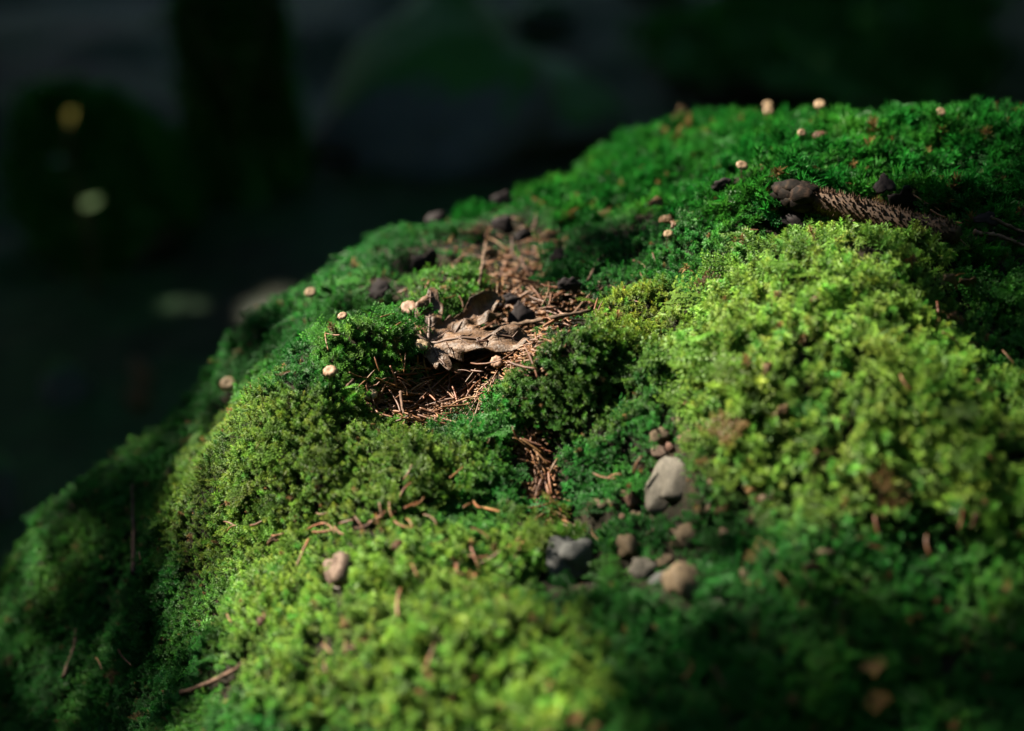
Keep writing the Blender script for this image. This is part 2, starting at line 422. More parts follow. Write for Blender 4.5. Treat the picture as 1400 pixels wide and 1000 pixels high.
def moss_tree():
    g = bpy.data.node_groups.new('moss_scatter', 'GeometryNodeTree')
    g.interface.new_socket('Geometry', in_out='INPUT', socket_type='NodeSocketGeometry')
    g.interface.new_socket('Geometry', in_out='OUTPUT', socket_type='NodeSocketGeometry')
    gi = g.nodes.new('NodeGroupInput'); go = g.nodes.new('NodeGroupOutput')
    m2p = g.nodes.new('GeometryNodeMeshToPoints')
    g.links.new(gi.outputs[0], m2p.inputs['Mesh'])
    gti = g.nodes.new('GeometryNodeGeometryToInstance')
    for o in SHOOTS[::-1]:
        oi = g.nodes.new('GeometryNodeObjectInfo'); oi.inputs['Object'].default_value = o; oi.inputs['As Instance'].default_value = True
        g.links.new(oi.outputs['Geometry'], gti.inputs[0]) if False else None
        o['_n'] = 0
        if o == SHOOTS[-1]: jn = g.nodes.new('GeometryNodeJoinGeometry')
        g.links.new(oi.outputs['Geometry'], jn.inputs[0])
    g.nodes.remove(gti)
    iop = g.nodes.new('GeometryNodeInstanceOnPoints'); iop.inputs['Pick Instance'].default_value = True
    def attr(name, dt):
        a = g.nodes.new('GeometryNodeInputNamedAttribute'); a.data_type = dt; a.inputs['Name'].default_value = name; return a
    g.links.new(m2p.outputs[0], iop.inputs['Points']); g.links.new(jn.outputs[0], iop.inputs['Instance'])
    g.links.new(attr('idx', 'INT').outputs[0], iop.inputs['Instance Index'])
    e2r = g.nodes.new('FunctionNodeEulerToRotation'); g.links.new(attr('rot', 'FLOAT_VECTOR').outputs[0], e2r.inputs[0])
    g.links.new(e2r.outputs[0], iop.inputs['Rotation']); g.links.new(attr('scl', 'FLOAT').outputs[0], iop.inputs['Scale'])
    g.links.new(iop.outputs[0], go.inputs[0]); return g
GN = moss_tree()

def moss_object(name, P, axis, scl, idx, col, parent=None):
    n = len(P)
    yaw = RNG.uniform(0, 2 * math.pi, n)
    z = axis / np.linalg.norm(axis, axis=1, keepdims=True)
    h = np.stack([np.cos(yaw), np.sin(yaw), np.zeros(n)], -1)
    x = h - z * (h * z).sum(1, keepdims=True); x /= np.linalg.norm(x, axis=1, keepdims=True)
    y = np.cross(z, x)
    rot = np.stack([np.arctan2(y[:, 2], z[:, 2]), -np.arcsin(np.clip(x[:, 2], -1, 1)), np.arctan2(x[:, 1], x[:, 0])], -1)
    me = bpy.data.meshes.new(name); me.vertices.add(n); me.vertices.foreach_set('co', P.ravel())
    for nm, dt, key, arr in (('rot', 'FLOAT_VECTOR', 'vector', rot), ('scl', 'FLOAT', 'value', scl), ('idx', 'INT', 'value', idx)):
        a = me.attributes.new(nm, dt, 'POINT'); a.data.foreach_set(key, np.ascontiguousarray(arr.ravel(), np.int32 if dt == 'INT' else np.float32))
    a = me.attributes.new('col', 'FLOAT_COLOR', 'POINT'); a.data.foreach_set('color', np.hstack([col, np.ones((n, 1))]).ravel().astype(np.float32))
    o = mesh_obj(name, me, M['moss'], parent)
    md = o.modifiers.new('scatter', 'NODES'); md.node_group = GN
    return o

# small things on the boulder (pixels of the photo give their direction; the surface gives their distance)
MUSHROOMS = [
 (560,423,23,20,'pink-brown mushroom cap with ragged rim above the tuft crossed by needles'),
 (578,473,18,24,'dimpled tan mushroom beside the stalk end of the dry leaf'),
 (454,510,18,34,'tan mushroom on a tall dark stem behind the olive cushion'),
 (508,544,17,14,'low mushroom at the end of the needle heap beside the olive cushion'),
 (626,506,15,12,'small pale mushroom at the lower edge of the dry leaf'),
 (679,496,16,14,'small round tan mushroom under the long curled lobe of the dry leaf'),
 (427,402,14,30,'pale mushroom alone on the shaded slope under the ridge'),
 (470,437,12,26,'small mushroom leaning over the shaded slope above the tall stemmed one',),
 (315,526,20,26,'mushroom near the outer edge of the shaded slope, beyond the olive cushion'),
 (1012,231,18,26,'mushroom with dark stem standing just beyond the blunt end of the stripped cone'),
 (1048,155,16,16,'round mushroom on the ridge in front of a fainter one'),
 (1048,136,13,14,'faint pale mushroom just over the ridge line behind a brighter one'),
 (1093,186,14,14,'pale slanted mushroom in the moss between the ridge and the cone'),
 (1282,157,15,20,'mushroom standing alone in the moss above the broken end of the cone'),
 (1120,124,18,14,'mushroom on the skyline of the mossy ridge'),
 (912,322,15,12,'small orange-tan mushroom next to the curled brown bark chips')]
PEBBLES = [(905,599,30,20,'st_tan','oval tan pebble at the foot of the dark cushion'),(941,606,34,20,'st_red','mauve-brown pebble next to the oval tan one'),(902,621,26,16,'st_pink','small pinkish pebble above the large flat stone'),
 (918,617,13,13,'st_red','tiny red pebble touching the pinkish one'),(817,699,36,26,'st_tan','tan pebble at the end of the needle gully'),(839,690,14,20,'st_tan','small upright tan pebble beside the reddish one'),
 (863,685,26,24,'st_red','round reddish-brown pebble near the large flat stone'),(861,756,28,40,'st_tan','elongated tan pebble leaning in the moss below the reddish one'),(936,741,40,32,'st_tan','two-toned pebble with a dark band'),
 (882,782,40,30,'st_grey','grey pebble beside the leaning tan one'),(905,797,40,22,'st_dark','dark elongated pebble between the grey and the large brown ones'),(906,770,28,14,'st_tan','slim buff pebble above the dark elongated one'),
 (989,827,30,18,'st_grey','dull grey pebble in shade below the large brown one'),(1031,842,28,14,'st_grey','flat grey pebble deepest in the shade'),(1018,787,18,14,'st_tan','small tan pebble alone in dark moss'),
 (974,768,18,12,'st_tan','small yellow-tan pebble beside the two-toned one'),(970,699,13,12,'st_tan','tiny yellow pebble below the large flat stone'),(990,734,26,14,'st_tan','yellowish pebble half covered by moss sprigs'),
 (957,722,22,12,'st_pink','small pale pebble behind the two-toned one'),(1152,725,40,15,'st_tan','long brown pebble at the foot of the domed cushion'),(1128,758,26,16,'st_tan','buff pebble below the long brown one'),
 (1132,810,22,18,'st_grey','grey pebble in the shaded moss below the buff one'),(1183,794,16,11,'st_pink','pale pebble in the deep shade under the domed cushion'),(1193,665,13,13,'st_pink','round pinkish pebble lodged in the domed cushion'),
 (1030,717,20,15,'st_red','brown pebble at the edge of the domed cushion'),(1275,660,10,9,'st_grey','tiny grey pebble in the lower domed cushion'),(927,580,16,14,'st_pink','small whitish-pink crumb above the mauve pebble'),
 (1287,392,9,9,'st_grey','tiny white pebble on the shoulder of the domed cushion'),(925,648,14,10,'st_grey','chip of grey stone at the edge of the large flat one')]

# scatter: points by surface area, thinned where the photograph shows bare litter
cu, cv = .5 * (XX[:-1, :-1] + XX[1:, 1:]), .5 * (YY[:-1, :-1] + YY[1:, 1:])
cz = hgt(cu, cv); nn = nrm(cu, cv); area = .004 ** 2 / np.clip(nn[..., 2], .25, 1)
pu, pv, pd = project(np.stack([cu, cv, cz], -1))
inv = (pu > -140) & (pu < 1540) & (pv > -60) & (pv < 1120) & (pd > .25)
face = ((np.stack([cu, cv, cz], -1) - CAM) * nn).sum(-1) < .12
dens = np.where(inv & face, 380e3, 45e3) * (cz > .0)
cnt = RNG.poisson(dens * area)
I = np.repeat(np.arange(cnt.size), cnt.ravel())
mx_ = cu.ravel()[I] + RNG.uniform(-.002, .002, len(I)); my_ = cv.ravel()[I] + RNG.uniform(-.002, .002, len(I))
mz_ = hgt(mx_, my_); mn_ = nrm(mx_, my_); MP = np.stack([mx_, my_, mz_], -1)
mu, mv, md_ = project(MP); minv = inv.ravel()[I]
def ell(u, v, L):
    r = np.zeros_like(u)
    for (a, b, ra, rb, s) in L:
        q = np.hypot((u - a) / ra, (v - b) / rb)
        r = np.maximum(r, s * (1 - smooth(.72, 1.18, q)))
    return r
BARE = [(590,548,88,40,1),(640,485,80,48,1),(690,455,62,40,1),(760,425,75,30,.95),(700,385,50,60,.93),(690,330,70,38,.85),(590,365,50,28,.55),(640,350,50,20,.5),(520,405,50,22,.6),(500,437,60,12,.75),
 (726,612,32,36,1),(742,665,40,48,1),(758,712,66,22,1),(1180,295,135,20,.35),(1360,320,70,40,.45),(905,655,40,45,.3),(870,700,60,25,.3),(880,790,70,38,.25),(775,785,46,32,.85),
 (300,940,40,28,.85),(470,715,45,14,.35),(905,285,40,18,.6),(1010,255,35,14,.4),(470,790,20,26,.9),(600,315,25,20,.5),(690,290,25,22,.6),(120,690,50,20,.5),(160,800,30,60,.4)]
wobu = mu + 16 * vnoise(mx_ * 110, my_ * 110, 51) + 8 * vnoise(mx_ * 320, my_ * 320, 52); wobv = mv + 11 * vnoise(mx_ * 110, my_ * 110, 53) + 5 * vnoise(mx_ * 320, my_ * 320, 54)
bare = ell(wobu, wobv, BARE)
bare = np.maximum(bare, .55 * smooth(.18, .4, fbm(mx_ * 60, my_ * 60, 61, 3)) * (mv < 420))
thinr = ell(mu, mv, [(1130,520,240,240,.52),(1340,640,130,110,.52),(520,870,240,150,.46),(660,930,200,120,.46)])
supp = ell(mu, mv, [(a[0], a[1] + a[3] * .62, a[2] * .62, a[3] * .75, .97) for a in PEBBLES] + [(a[0], a[1] + a[3] * .6, a[2] * .62, a[3] * .75 + 4, .9) for a in MUSHROOMS] +
  [(918,670,38,42,.97),(470,806,24,24,.97),(776,798,44,24,.97),(935,826,30,28,.97),(1090,306,24,10,.9),(1185,312,130,18,.85)])
keep = RNG.uniform(0, 1, len(MP)) > 1 - (1 - bare * .97) * (1 - thinr) * (1 - .25 * (mv < 400)) * (1 - .35 * supp)
MP, mn_, mu, mv, minv, bare, mx_, my_, supp = MP[keep], mn_[keep], mu[keep], mv[keep], minv[keep], bare[keep], mx_[keep], my_[keep], supp[keep]
n = len(MP)
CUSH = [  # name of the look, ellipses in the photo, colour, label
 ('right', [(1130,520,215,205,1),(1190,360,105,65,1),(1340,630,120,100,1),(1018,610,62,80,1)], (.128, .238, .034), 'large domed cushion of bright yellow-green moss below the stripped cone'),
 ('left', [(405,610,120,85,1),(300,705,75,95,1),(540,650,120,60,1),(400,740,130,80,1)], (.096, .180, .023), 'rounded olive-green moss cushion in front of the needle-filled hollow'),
 ('middle', [(785,525,115,85,1),(885,450,85,55,1)], (.045, .120, .015), 'moss cushion with shade in its dark green, between the dry leaf and the bright mound'),  # cast shade is put into this cushion's green
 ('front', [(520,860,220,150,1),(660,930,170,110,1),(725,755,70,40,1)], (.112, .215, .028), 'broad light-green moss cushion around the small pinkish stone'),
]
cid = np.full(n, -1)
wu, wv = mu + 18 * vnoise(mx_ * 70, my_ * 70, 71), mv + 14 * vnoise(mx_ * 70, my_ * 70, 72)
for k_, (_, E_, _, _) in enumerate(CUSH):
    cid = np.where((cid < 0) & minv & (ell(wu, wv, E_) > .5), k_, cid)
base = np.tile(np.array([.011, .116, .015]), (n, 1))  # carpet green, with the cool dark tone of shade put into it
nz = fbm(mx_ * 30, my_ * 30, 81, 3)
base = base * (1 + .5 * nz[:, None]) + np.clip(nz, 0, 1)[:, None] * np.array([.04, .04, .0])
warm = smooth(380, 620, mv)[:, None]; base = base * (1 - warm) + warm * base * np.array([1.5, 1.0, 1.0])  # sunlit warmth painted into the lower carpet
def ell_soft(u, v, L):
    r = np.zeros_like(u)
    for (a, b, ra, rb, s) in L: r = np.maximum(r, 1 - smooth(.75, 1.2, np.hypot((u - a) / ra, (v - b) / rb)))
    return r
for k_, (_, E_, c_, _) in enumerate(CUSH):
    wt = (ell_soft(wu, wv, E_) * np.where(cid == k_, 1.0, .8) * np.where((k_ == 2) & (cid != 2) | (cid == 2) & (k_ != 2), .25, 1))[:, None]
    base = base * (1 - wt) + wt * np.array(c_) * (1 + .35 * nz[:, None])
lit2 = ell(mu, mv, [(885,440,75,45,1)]); base = base * (1 - lit2[:, None]) + lit2[:, None] * np.array([.135, .205, .022])  # sunlight painted into the moss colour on the cushion top
tuft = ell(mu, mv, [(620,400,70,45,1),(500,490,75,45,1)]); base = base * (1 - .7 * tuft[:, None]) + .7 * tuft[:, None] * np.array([.075, .19, .022])  # tuft colour brightened so the tufts look sunlit
rnd = RNG.uniform(0, 1, n)
v_ = RNG.normal(1, .24, (n, 1)).clip(.45, 1.7); hue = RNG.normal(0, .18, n)
colr = base * v_; colr[:, 0] *= (1 + hue).clip(.4, 1.7); 
dead = rnd < .022; colr[dead] = np.array([.16, .095, .04]) * v_[dead]
fine = vnoise(mx_ * 240, my_ * 240, 91)
colr *= (1 + .25 * fine)[:, None]
idx = RNG.choice([0, 1, 2, 3, 4], n, p=[.26, .26, .24, .12, .12])
back = (cid < 0) & (mv < 330 + 60 * vnoise(mx_ * 20, my_ * 20, 92))
idx = np.where(back & (RNG.uniform(0, 1, n) < .62), RNG.choice([5, 6], n), idx)
spr = RNG.uniform(0, 1, n); pspr = np.where(cid == 0, .10, np.where(cid < 0, .09, .045)); idx = np.where((spr < pspr) & (supp < .2), RNG.choice([7, 8], n), idx)
scl = RNG.uniform(.50, 1.22, n) * np.select([cid == 0, cid == 1, cid == 2, cid == 3], [1.38, .88, .86, 1.22], .92)
scl = scl * (1 + .38 * vnoise(mx_ * 130, my_ * 130, 95) + .2 * vnoise(mx_ * 45, my_ * 45, 96))
scl = np.where(minv, scl, scl * 2.2) * (1 - .5 * bare) * (1 - .5 * supp)
axis = mn_ * .75 + np.array([0, -.10, .55]) + RNG.normal(0, .30, (n, 3))
axis = axis + np.where(back, 1.0, 0)[:, None] * np.array([.35, -.2, -.1])
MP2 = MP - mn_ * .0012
for k_, (_, _, _, lab) in list(enumerate(CUSH)) + [(-1, (0, 0, 0, 'moss carpet with shade in its dark green, covering the ridge and shaded flank of the boulder'))]:
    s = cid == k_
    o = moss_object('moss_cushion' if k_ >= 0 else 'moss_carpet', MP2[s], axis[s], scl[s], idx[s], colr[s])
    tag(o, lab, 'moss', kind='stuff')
print('moss shoots', n)

# ------------------------------------------------------------------ spruce needles
def needle_mesh(seed):
    r = random.Random(seed); L = .0155 * r.uniform(.82, 1.1); c = r.uniform(-.09, .09); c2 = r.uniform(-.05, .05)
    path = [(L * (t - .5), L * c * (4 * (t - .5) ** 2 - .4), L * c2 * (4 * (t - .5) ** 2)) for t in (0, .06, .3, .6, .88, 1)]
    w_ = .00050 * r.uniform(.75, 1.2)
    V, F = tube(path, [w_ * .55, w_, w_ * 1.05, w_, w_ * .75, w_ * .2], 5)
    return mk('spruce_needle', V, F)
NEED = [needle_mesh(i) for i in range(8)]
NL = {'heap': ('brown spruce needle in the heap filling the hollow under the dry leaf', 'needles heaped in the hollow'),
      'channel': ('brown spruce needle in the narrow gully running down beside the dark cushion', 'needles in the gully between cushions'),
      'front': ('orange-brown spruce needle lying on the sunlit moss cushions beside the gully', 'needles scattered on the front cushions'),
      'tuft': ('pale brown spruce needle caught in the moss tufts next to the mushrooms', 'needles caught in the tufts by the mushrooms'),
      'behind': ('dull brown spruce needle in the bare litter behind the dry leaf', 'needles in the litter behind the leaf'),
      'cone': ('thin dry spruce needle lying beside the stripped cone', 'needles beside the stripped cone'),
      'mound': ('brown spruce needle lodged in the bright domed moss cushion', 'needles lodged in the bright cushion')}
COUNT = {k: 0 for k in NL}
REST = Soup()
LIMIT = {'heap': 104, 'behind': 40, 'channel': 46}
def put_needle(kind, p, xdir, nrm_, scale=1.0, thick=1.0):
    me = random.choice(NEED)
    if COUNT[kind] >= LIMIT.get(kind, 999):
        R_ = frame(nrm_, xdir); REST.add([Vector(p) + R_ @ (v_.co * scale) for v_ in me.vertices], [tuple(f.vertices) for f in me.polygons]); return
    o = mesh_obj('spruce_needle', me, M['needle'])
    R_ = frame(nrm_, xdir) @ Matrix.Rotation(random.uniform(0, 6.28), 3, 'X')
    o.matrix_world = Matrix.Translation(Vector(p)) @ R_.to_4x4() @ Matrix.Diagonal((scale, scale * thick, scale * thick, 1))
    tag(o, NL[kind][0], 'needle', NL[kind][1]); COUNT[kind] += 1
def needle_px(kind, a, b, c, d, lift=.0035, thick=1.0):
    p, q = hit(a, b, lift), hit(c, d, lift)
    if np.linalg.norm(q - p) > .022:                                # never longer than a needle: stand the far end up instead
        q = p + (q - p) / np.linalg.norm(q - p) * .017
    m = (p + q) / 2; n_ = nrm(m[0], m[1]); L = max(.008, float(np.linalg.norm(q - p)))
    put_needle(kind, m + n_ * lift, q - p, n_, L / .0155, thick * .0155 / L * max(.8, min(1.25, L / .0155)))
FRONT = [(561,626,551,644),(557,648,538,670),(525,678,530,696),(536,680,539,695),(540,714,566,722),(560,709,567,720),(440,713,468,706),(445,719,480,717),(462,700,481,713),(470,712,486,724),(478,700,498,697),(497,697,509,711),(441,733,434,748),(437,738,424,772),(455,690,466,686),(374,832,372,850),(388,722,412,722),(567,768,578,788),(566,797,562,838),(615,760,625,787),(600,785,637,790),(626,768,619,783),(640,738,653,776),(668,762,696,742),(663,688,702,737),(655,715,669,724),(460,868,472,880),(460,892,467,912),(484,868,486,886),(487,880,501,876),(602,892,611,872),(596,906,603,892),(645,690,656,706),(580,702,596,716),(545,690,566,682),(628,700,640,690),(585,742,598,738),(690,742,712,728),(650,748,672,745),(610,640,622,632),(640,800,650,786),(702,760,712,742),(520,700,532,690),(560,690,575,676),(505,720,520,712),(330,700,345,694),(365,698,376,694)]
for q in FRONT: needle_px('front', *q, lift=.0085, thick=1.1)
TUFT = [(470,498,498,504),(498,503,506,498),(509,480,516,497),(527,488,536,520),(536,504,552,514),(540,474,546,498),(548,474,545,498),(541,515,551,534),(510,513,530,507),(475,520,492,508),(543,430,565,458),(540,437,528,446),(600,405,620,402),(622,396,628,416),(628,420,655,412),(655,408,664,430),(470,455,462,452),(456,445,459,478),(520,432,530,428),(535,540,548,526),(640,408,652,400)]
for q in TUFT: needle_px('tuft', *q, lift=.0065)
CHAN = [(700,584,726,600),(712,588,748,612),(722,604,736,616),(730,600,757,628),(727,618,745,652),(736,610,742,640),(740,612,748,640),(748,640,735,686),(755,640,760,672),(731,640,728,672),(748,662,775,690),(760,640,770,620),(718,690,756,684),(733,730,770,706),(770,706,812,728),(765,716,800,730),(735,700,752,692),(725,716,745,702),(700,745,733,730),(765,694,784,700),(820,722,830,735),(738,655,733,680),(752,655,758,690)]
for q in CHAN: needle_px('channel', *q, lift=.0055, thick=1.1)
for i in range(34):
    t = random.random(); u = 718 + 34 * t + random.uniform(-18, 18); v = 595 + 125 * t + random.uniform(-8, 8)
    p = hit(u, v); n_ = nrm(p[0], p[1]); a = random.gauss(-1.2, .55)
    put_needle('channel', p + n_ * random.uniform(.001, .0045), (math.cos(a), math.sin(a), 0), n_ + RNG.normal(0, .12, 3), random.uniform(.85, 1.1))
i = 0
while i < 150:
    u, v = random.uniform(495, 700), random.uniform(500, 602)
    if ((u - 594) / 100) ** 2 + ((v - 553) / 47) ** 2 > 1: continue
    i += 1; p = hit(u, v); n_ = nrm(p[0], p[1]); a = random.choice([random.gauss(.7, .45), random.gauss(-.5, .5), random.uniform(0, 3.14)])
    put_needle('heap', p + n_ * random.uniform(.0004, .0055), (math.cos(a), math.sin(a), 0), n_ + RNG.normal(0, .22, 3), random.uniform(.72, 1.1))
for i in range(22):
    u, v = random.gauss(690, 26), random.gauss(492, 14); p = hit(u, v); n_ = nrm(p[0], p[1]); a = random.gauss(.5, .6)
    put_needle('heap', p + n_ * random.uniform(.001, .004), (math.cos(a), math.sin(a), 0), n_ + RNG.normal(0, .15, 3), random.uniform(.75, 1.1))
for q in [(600,470,622,462),(640,448,668,440),(655,470,690,462),(610,492,632,500),(668,486,700,478),(690,446,720,440),(598,455,606,478),(640,490,662,494)]: needle_px('heap', *q, lift=.0105)
i = 0
while i < 75:
    u, v = random.uniform(610, 830), random.uniform(315, 460)
    if ell(np.array([u]), np.array([v]), [(760,425,75,32,1),(700,390,50,60,1),(690,335,70,30,1),(640,350,50,20,1)])[0] < .5: continue
    i += 1; p = hit(u, v); n_ = nrm(p[0], p[1]); a = random.uniform(0, 3.14)
    put_needle('behind', p + n_ * random.uniform(.001, .005), (math.cos(a), math.sin(a), 0), n_ + RNG.normal(0, .25, 3), random.uniform(.8, 1.15))
for q in [(870,354,900,374),(858,392,860,416),(880,372,886,380),(900,345,908,362)]: needle_px('behind', *q, lift=.005)
for q in [(1243,255,1266,272),(1266,272,1294,290),(1270,276,1294,276),(1275,285,1292,292),(1298,240,1320,262),(1296,300,1318,308),(1308,324,1320,335),(1318,334,1330,322),(1150,256,1194,250),(1112,305,1122,312),(1020,312,1040,314),(1040,262,1056,252)]: needle_px('cone', *q, lift=.005)
for q in [(1262,402,1264,420),(1270,418,1302,432),(1222,505,1240,528),(1318,510,1352,536),(1368,470,1388,492),(1280,365,1300,362),(1275,450,1290,462),(1330,600,1345,622),(1270,720,1274,745),(1315,690,1318,672),(1150,722,1180,730),(1180,735,1205,742),(1190,690,1196,712),(1065,770,1080,790),(880,620,890,602),(1105,775,1118,790),(825,632,862,640),(850,638,868,634)]: needle_px('mound', *q, lift=.0095, thick=1.1)
for q in [(330,830,338,842),(180,870,198,892),(150,880,160,900),(210,740,214,752),(330,690,338,700),(945,925,955,900),(978,905,1000,945)]: needle_px('front', *q, lift=.008)
tag(mesh_obj('needle_litter', REST.mesh('needle_litter'), M['needle']), 'tangled brown spruce needles packed into the hollow, the gully and the litter slope', 'litter', kind='stuff')
print('needles', COUNT)
# crumbs of soil and broken needles under the heap: too many and too small to pick apart
S = Soup()
for i in range(2600):
    if i < 900: u, v = random.gauss(596, 46), random.gauss(550, 19)
    elif i < 1300: u, v = random.gauss(688, 34), random.gauss(482, 20)
    elif i < 1700: t = random.random(); u, v = 718 + 34 * t + random.gauss(0, 14), 595 + 125 * t
    else: u, v = random.gauss(715, 55), random.gauss(410, 40)
    if v < 300: continue
    p = hit(u, v); a = random.uniform(0, 3.14); L = random.uniform(.002, .007); r_ = random.uniform(.0003, .0006)
    d = np.array([math.cos(a), math.sin(a), random.uniform(-.3, .3)]) * L / 2; z = np.array([0, 0, .0012])
    V, F = tube([p - d + z, p + z, p + d + z], [r_, r_, r_ * .6], 4); S.add(V, F)
tag(mesh_obj('needle_crumbs', S.mesh('needle_crumbs'), M['needle']), 'dark crumbs of broken needles lining the hollow and the gully', 'litter', kind='stuff')

# ------------------------------------------------------------------ dry leaf
def build_leaf():
    b0 = hit(586, 477); tip = hit(722, 418)
    ax = tip - b0; L = float(np.linalg.norm(ax)) * .76
    n_ = nrm((b0[0] + tip[0]) / 2, (b0[1] + tip[1]) / 2, .02) + np.array([.0, -.28, 0])
    R_ = frame(n_, ax)
    root = empty('dry_leaf', Vector(b0) + Vector((0, 0, .0035))); root.rotation_euler = R_.to_euler()
    tag(root, 'dry brown lobed leaf with curled edges resting on the needle heap', 'leaf')
    lobes = [(0, 1.0, .40), (math.radians(50), .72, .46), (math.radians(-46), 1.05, .50), (math.radians(100), .40, .50), (math.radians(-104), .44, .52)]
    def rad(th):
        r = .16
        for a, l, w_ in lobes:
            dlt = abs((th - a + math.pi) % (2 * math.pi) - math.pi)
            r = max(r, l * max(0, 1 - (dlt / w_) ** 1.5) ** .55 if dlt < w_ else 0, .52 * l * math.exp(-(dlt / (w_ * 1.5)) ** 2) + .08)
        return r * (1 + .09 * math.sin(th * 17) + .06 * math.sin(th * 31 + 1) + .14 * float(vnoise(th * 6, 0.5, 23)))
    def zz(th, r):
        x, y = r * math.cos(th), r * math.sin(th)
        z = .06 * math.sin(6 * x + 1) * y * 1.5 + .08 * float(vnoise(x * 4, y * 4, 3))
        if y < 0: z += .46 * max(0, -y - .22) ** 1.25 * (1 + .4 * math.sin(5 * x)) + .05 * r
        if y > 0: z += .10 * max(0, y - .20) ** 1.2
        if th < -1.3: z -= .35 * max(0, r - .2)
        mind = min(abs((th - a + math.pi) % (2 * math.pi) - math.pi) for a, _, _ in lobes)
        z += .05 * min(1, mind * 4) * min(1, r * 3) + .13 * float(vnoise(x * 9, y * 9, 7)) * min(1, r * 2)
        return z
    NT, NR = 190, 16; V = [(0, 0, 0)]; F = []
    for i in range(NT + 1):
        th = -2.45 + 4.9 * i / NT; R = rad(th)
        for j in range(1, NR + 1):
            r = R * j / NR; V.append((L * r * math.cos(th), L * r * math.sin(th), L * zz(th, r) * .7))
    for i in range(NT):
        a, b = 1 + i * NR, 1 + (i + 1) * NR
        F.append((0, a, b))
        for j in range(NR - 1): F.append((a + j, a + j + 1, b + j + 1, b + j))
    bl = mesh_obj('blade', mk('blade', V, F), M['leaf'], root)
    sd = bl.modifiers.new('thickness', 'SOLIDIFY'); sd.thickness = .0003; sd.offset = -1
    def vein(a, l, parent, w_=.0009, start=0.0, name='vein'):
        path = []
        for t in np.linspace(start, .94, 12):
            r = l * t; path.append((L * r * math.cos(a), L * r * math.sin(a), L * zz(a, r) * .7 + .0003))
        V, F = tube(path, [w_ * (1 - .75 * i / 11) for i in range(12)], 6); return mesh_obj(name, mk(name, V, F), M['vein'], parent)
    for a, l, w_ in lobes:
        vn = vein(a, l * .98, root)
        for s in (-1, 1):
            for t0 in (.28, .45, .62, .78):
                path = []
                for q in np.linspace(0, 1, 6):
                    x = l * t0 * math.cos(a) + l * .2 * (1.1 - t0) * q * math.cos(a + s * .75); y = l * t0 * math.sin(a) + l * .2 * (1.1 - t0) * q * math.sin(a + s * .75)
                    th, r = math.atan2(y, x), math.hypot(x, y); path.append((L * x, L * y, L * zz(th, min(r, rad(th) * .98)) * .7 + .00015))
                V, F = tube(path, [.00035 * (1 - .6 * i / 5) for i in range(6)], 5); mesh_obj('side_vein', mk('side_vein', V, F), M['vein'], vn)
    V, F = tube([(0, 0, 0), (-.006, .002, .001), (-.013, .006, -.001), (-.019, .011, -.003)], [.0009, .0007, .0007, .0009], 6)
    mesh_obj('leaf_stalk', mk('leaf_stalk', V, F), M['vein'], root)
build_leaf()

# ------------------------------------------------------------------ mushrooms
def cap_mesh(seed, flat=.45):
    r = random.Random(seed); V = []; F = []; NS = 28
    prof = [(.0, .41), (.14, .41), (.28, .45), (.48, .50), (.70, .47), (.88, .33), (1.0, .10), (.97, .02), (.86, .05)]
    npl = r.choice([9, 10, 11]); ph = r.uniform(0, 6)
    for i, (rr, z) in enumerate(prof):
        for j in range(NS):
            a = 2 * math.pi * j / NS; pl = 1 + (.05 * math.cos(npl * a + ph) * rr if i < 8 else 0) + .05 * math.sin(2 * a + seed)
            V.append((rr * pl * math.cos(a), rr * pl * math.sin(a), z * flat * 2 + .05 * math.cos(npl * a + ph) * rr * rr))
    n = len(prof)
    for i in range(n - 1):
        for j in range(NS): F.append((i * NS + j, i * NS + (j + 1) % NS, (i + 1) * NS + (j + 1) % NS, (i + 1) * NS + j))
    V.append((0, 0, .405 * flat * 2)); c = len(V) - 1
    for j in range(NS): F.append((c, j, (j + 1) % NS)) if True else None
    return mk('cap', V, F)
def gill_mesh(seed):
    V = []; F = []; n = 18
    for j in range(n):
        a = 2 * math.pi * j / n; o = len(V); ca, sa = math.cos(a), math.sin(a)
        V += [(.1 * ca, .1 * sa, .2), (.86 * ca, .86 * sa, .06), (.80 * ca, .80 * sa, -.02), (.12 * ca, .12 * sa, -.05)]; F.append((o, o + 1, o + 2, o + 3))
    o = len(V)
    for j in range(n): V.append((.88 * math.cos(2 * math.pi * j / n), .88 * math.sin(2 * math.pi * j / n), .07))
    F.append(tuple(range(o, o + n))); return mk('gills', V, F, False)
CAPS = [cap_mesh(i, f) for i, f in enumerate((.42, .36, .5, .40))]
GILL = gill_mesh(0)
def mushroom(u, v, dpx, hpx, label, lean=(0, 0), var=0, tilt=.62):
    """cap centre at a pixel, cap width and stem drop in photo pixels"""
    d0 = project(hit(u, v))[2]
    if not 500 < u < 700: hpx = max(hpx, (.0125 if v < 330 else .0095) * CP_ / (K * d0))
    b = hit(u + lean[0], v + hpx); d = project(b)[2]; dpx *= 1.12 if v > 330 else .92
    r = dpx * K * d / 2; hgt_ = hpx * K * d / math.cos(PITCH)
    root = empty('mushroom', Vector(b)); tag(root, label, 'mushroom')
    top = Vector((-lean[0] * K * d, 0, hgt_)); bnd = random.uniform(-.12, .12) * hgt_
    path = [Vector((0, 0, -.004)), Vector((0, 0, 0)), top * .35 + Vector((bnd, 0, 0)), top * .7 + Vector((bnd * .8, 0, 0)), top + Vector((0, 0, r * .1))]
    V, F = tube(path, [r * .13, r * .13, r * .11, r * .10, r * .14], 8); mesh_obj('stem', mk('stem', V, F), M['stem'], root)
    c = mesh_obj('cap', CAPS[var % 4], M['cap'], root); c.location = top; c.scale = (r, r, r)
    c.rotation_mode = 'ZYX'; c.rotation_euler = (tilt + random.uniform(-.15, .15), random.uniform(-.2, .2), random.uniform(0, 6))
    mesh_obj('gills', GILL, M['gill'], c)
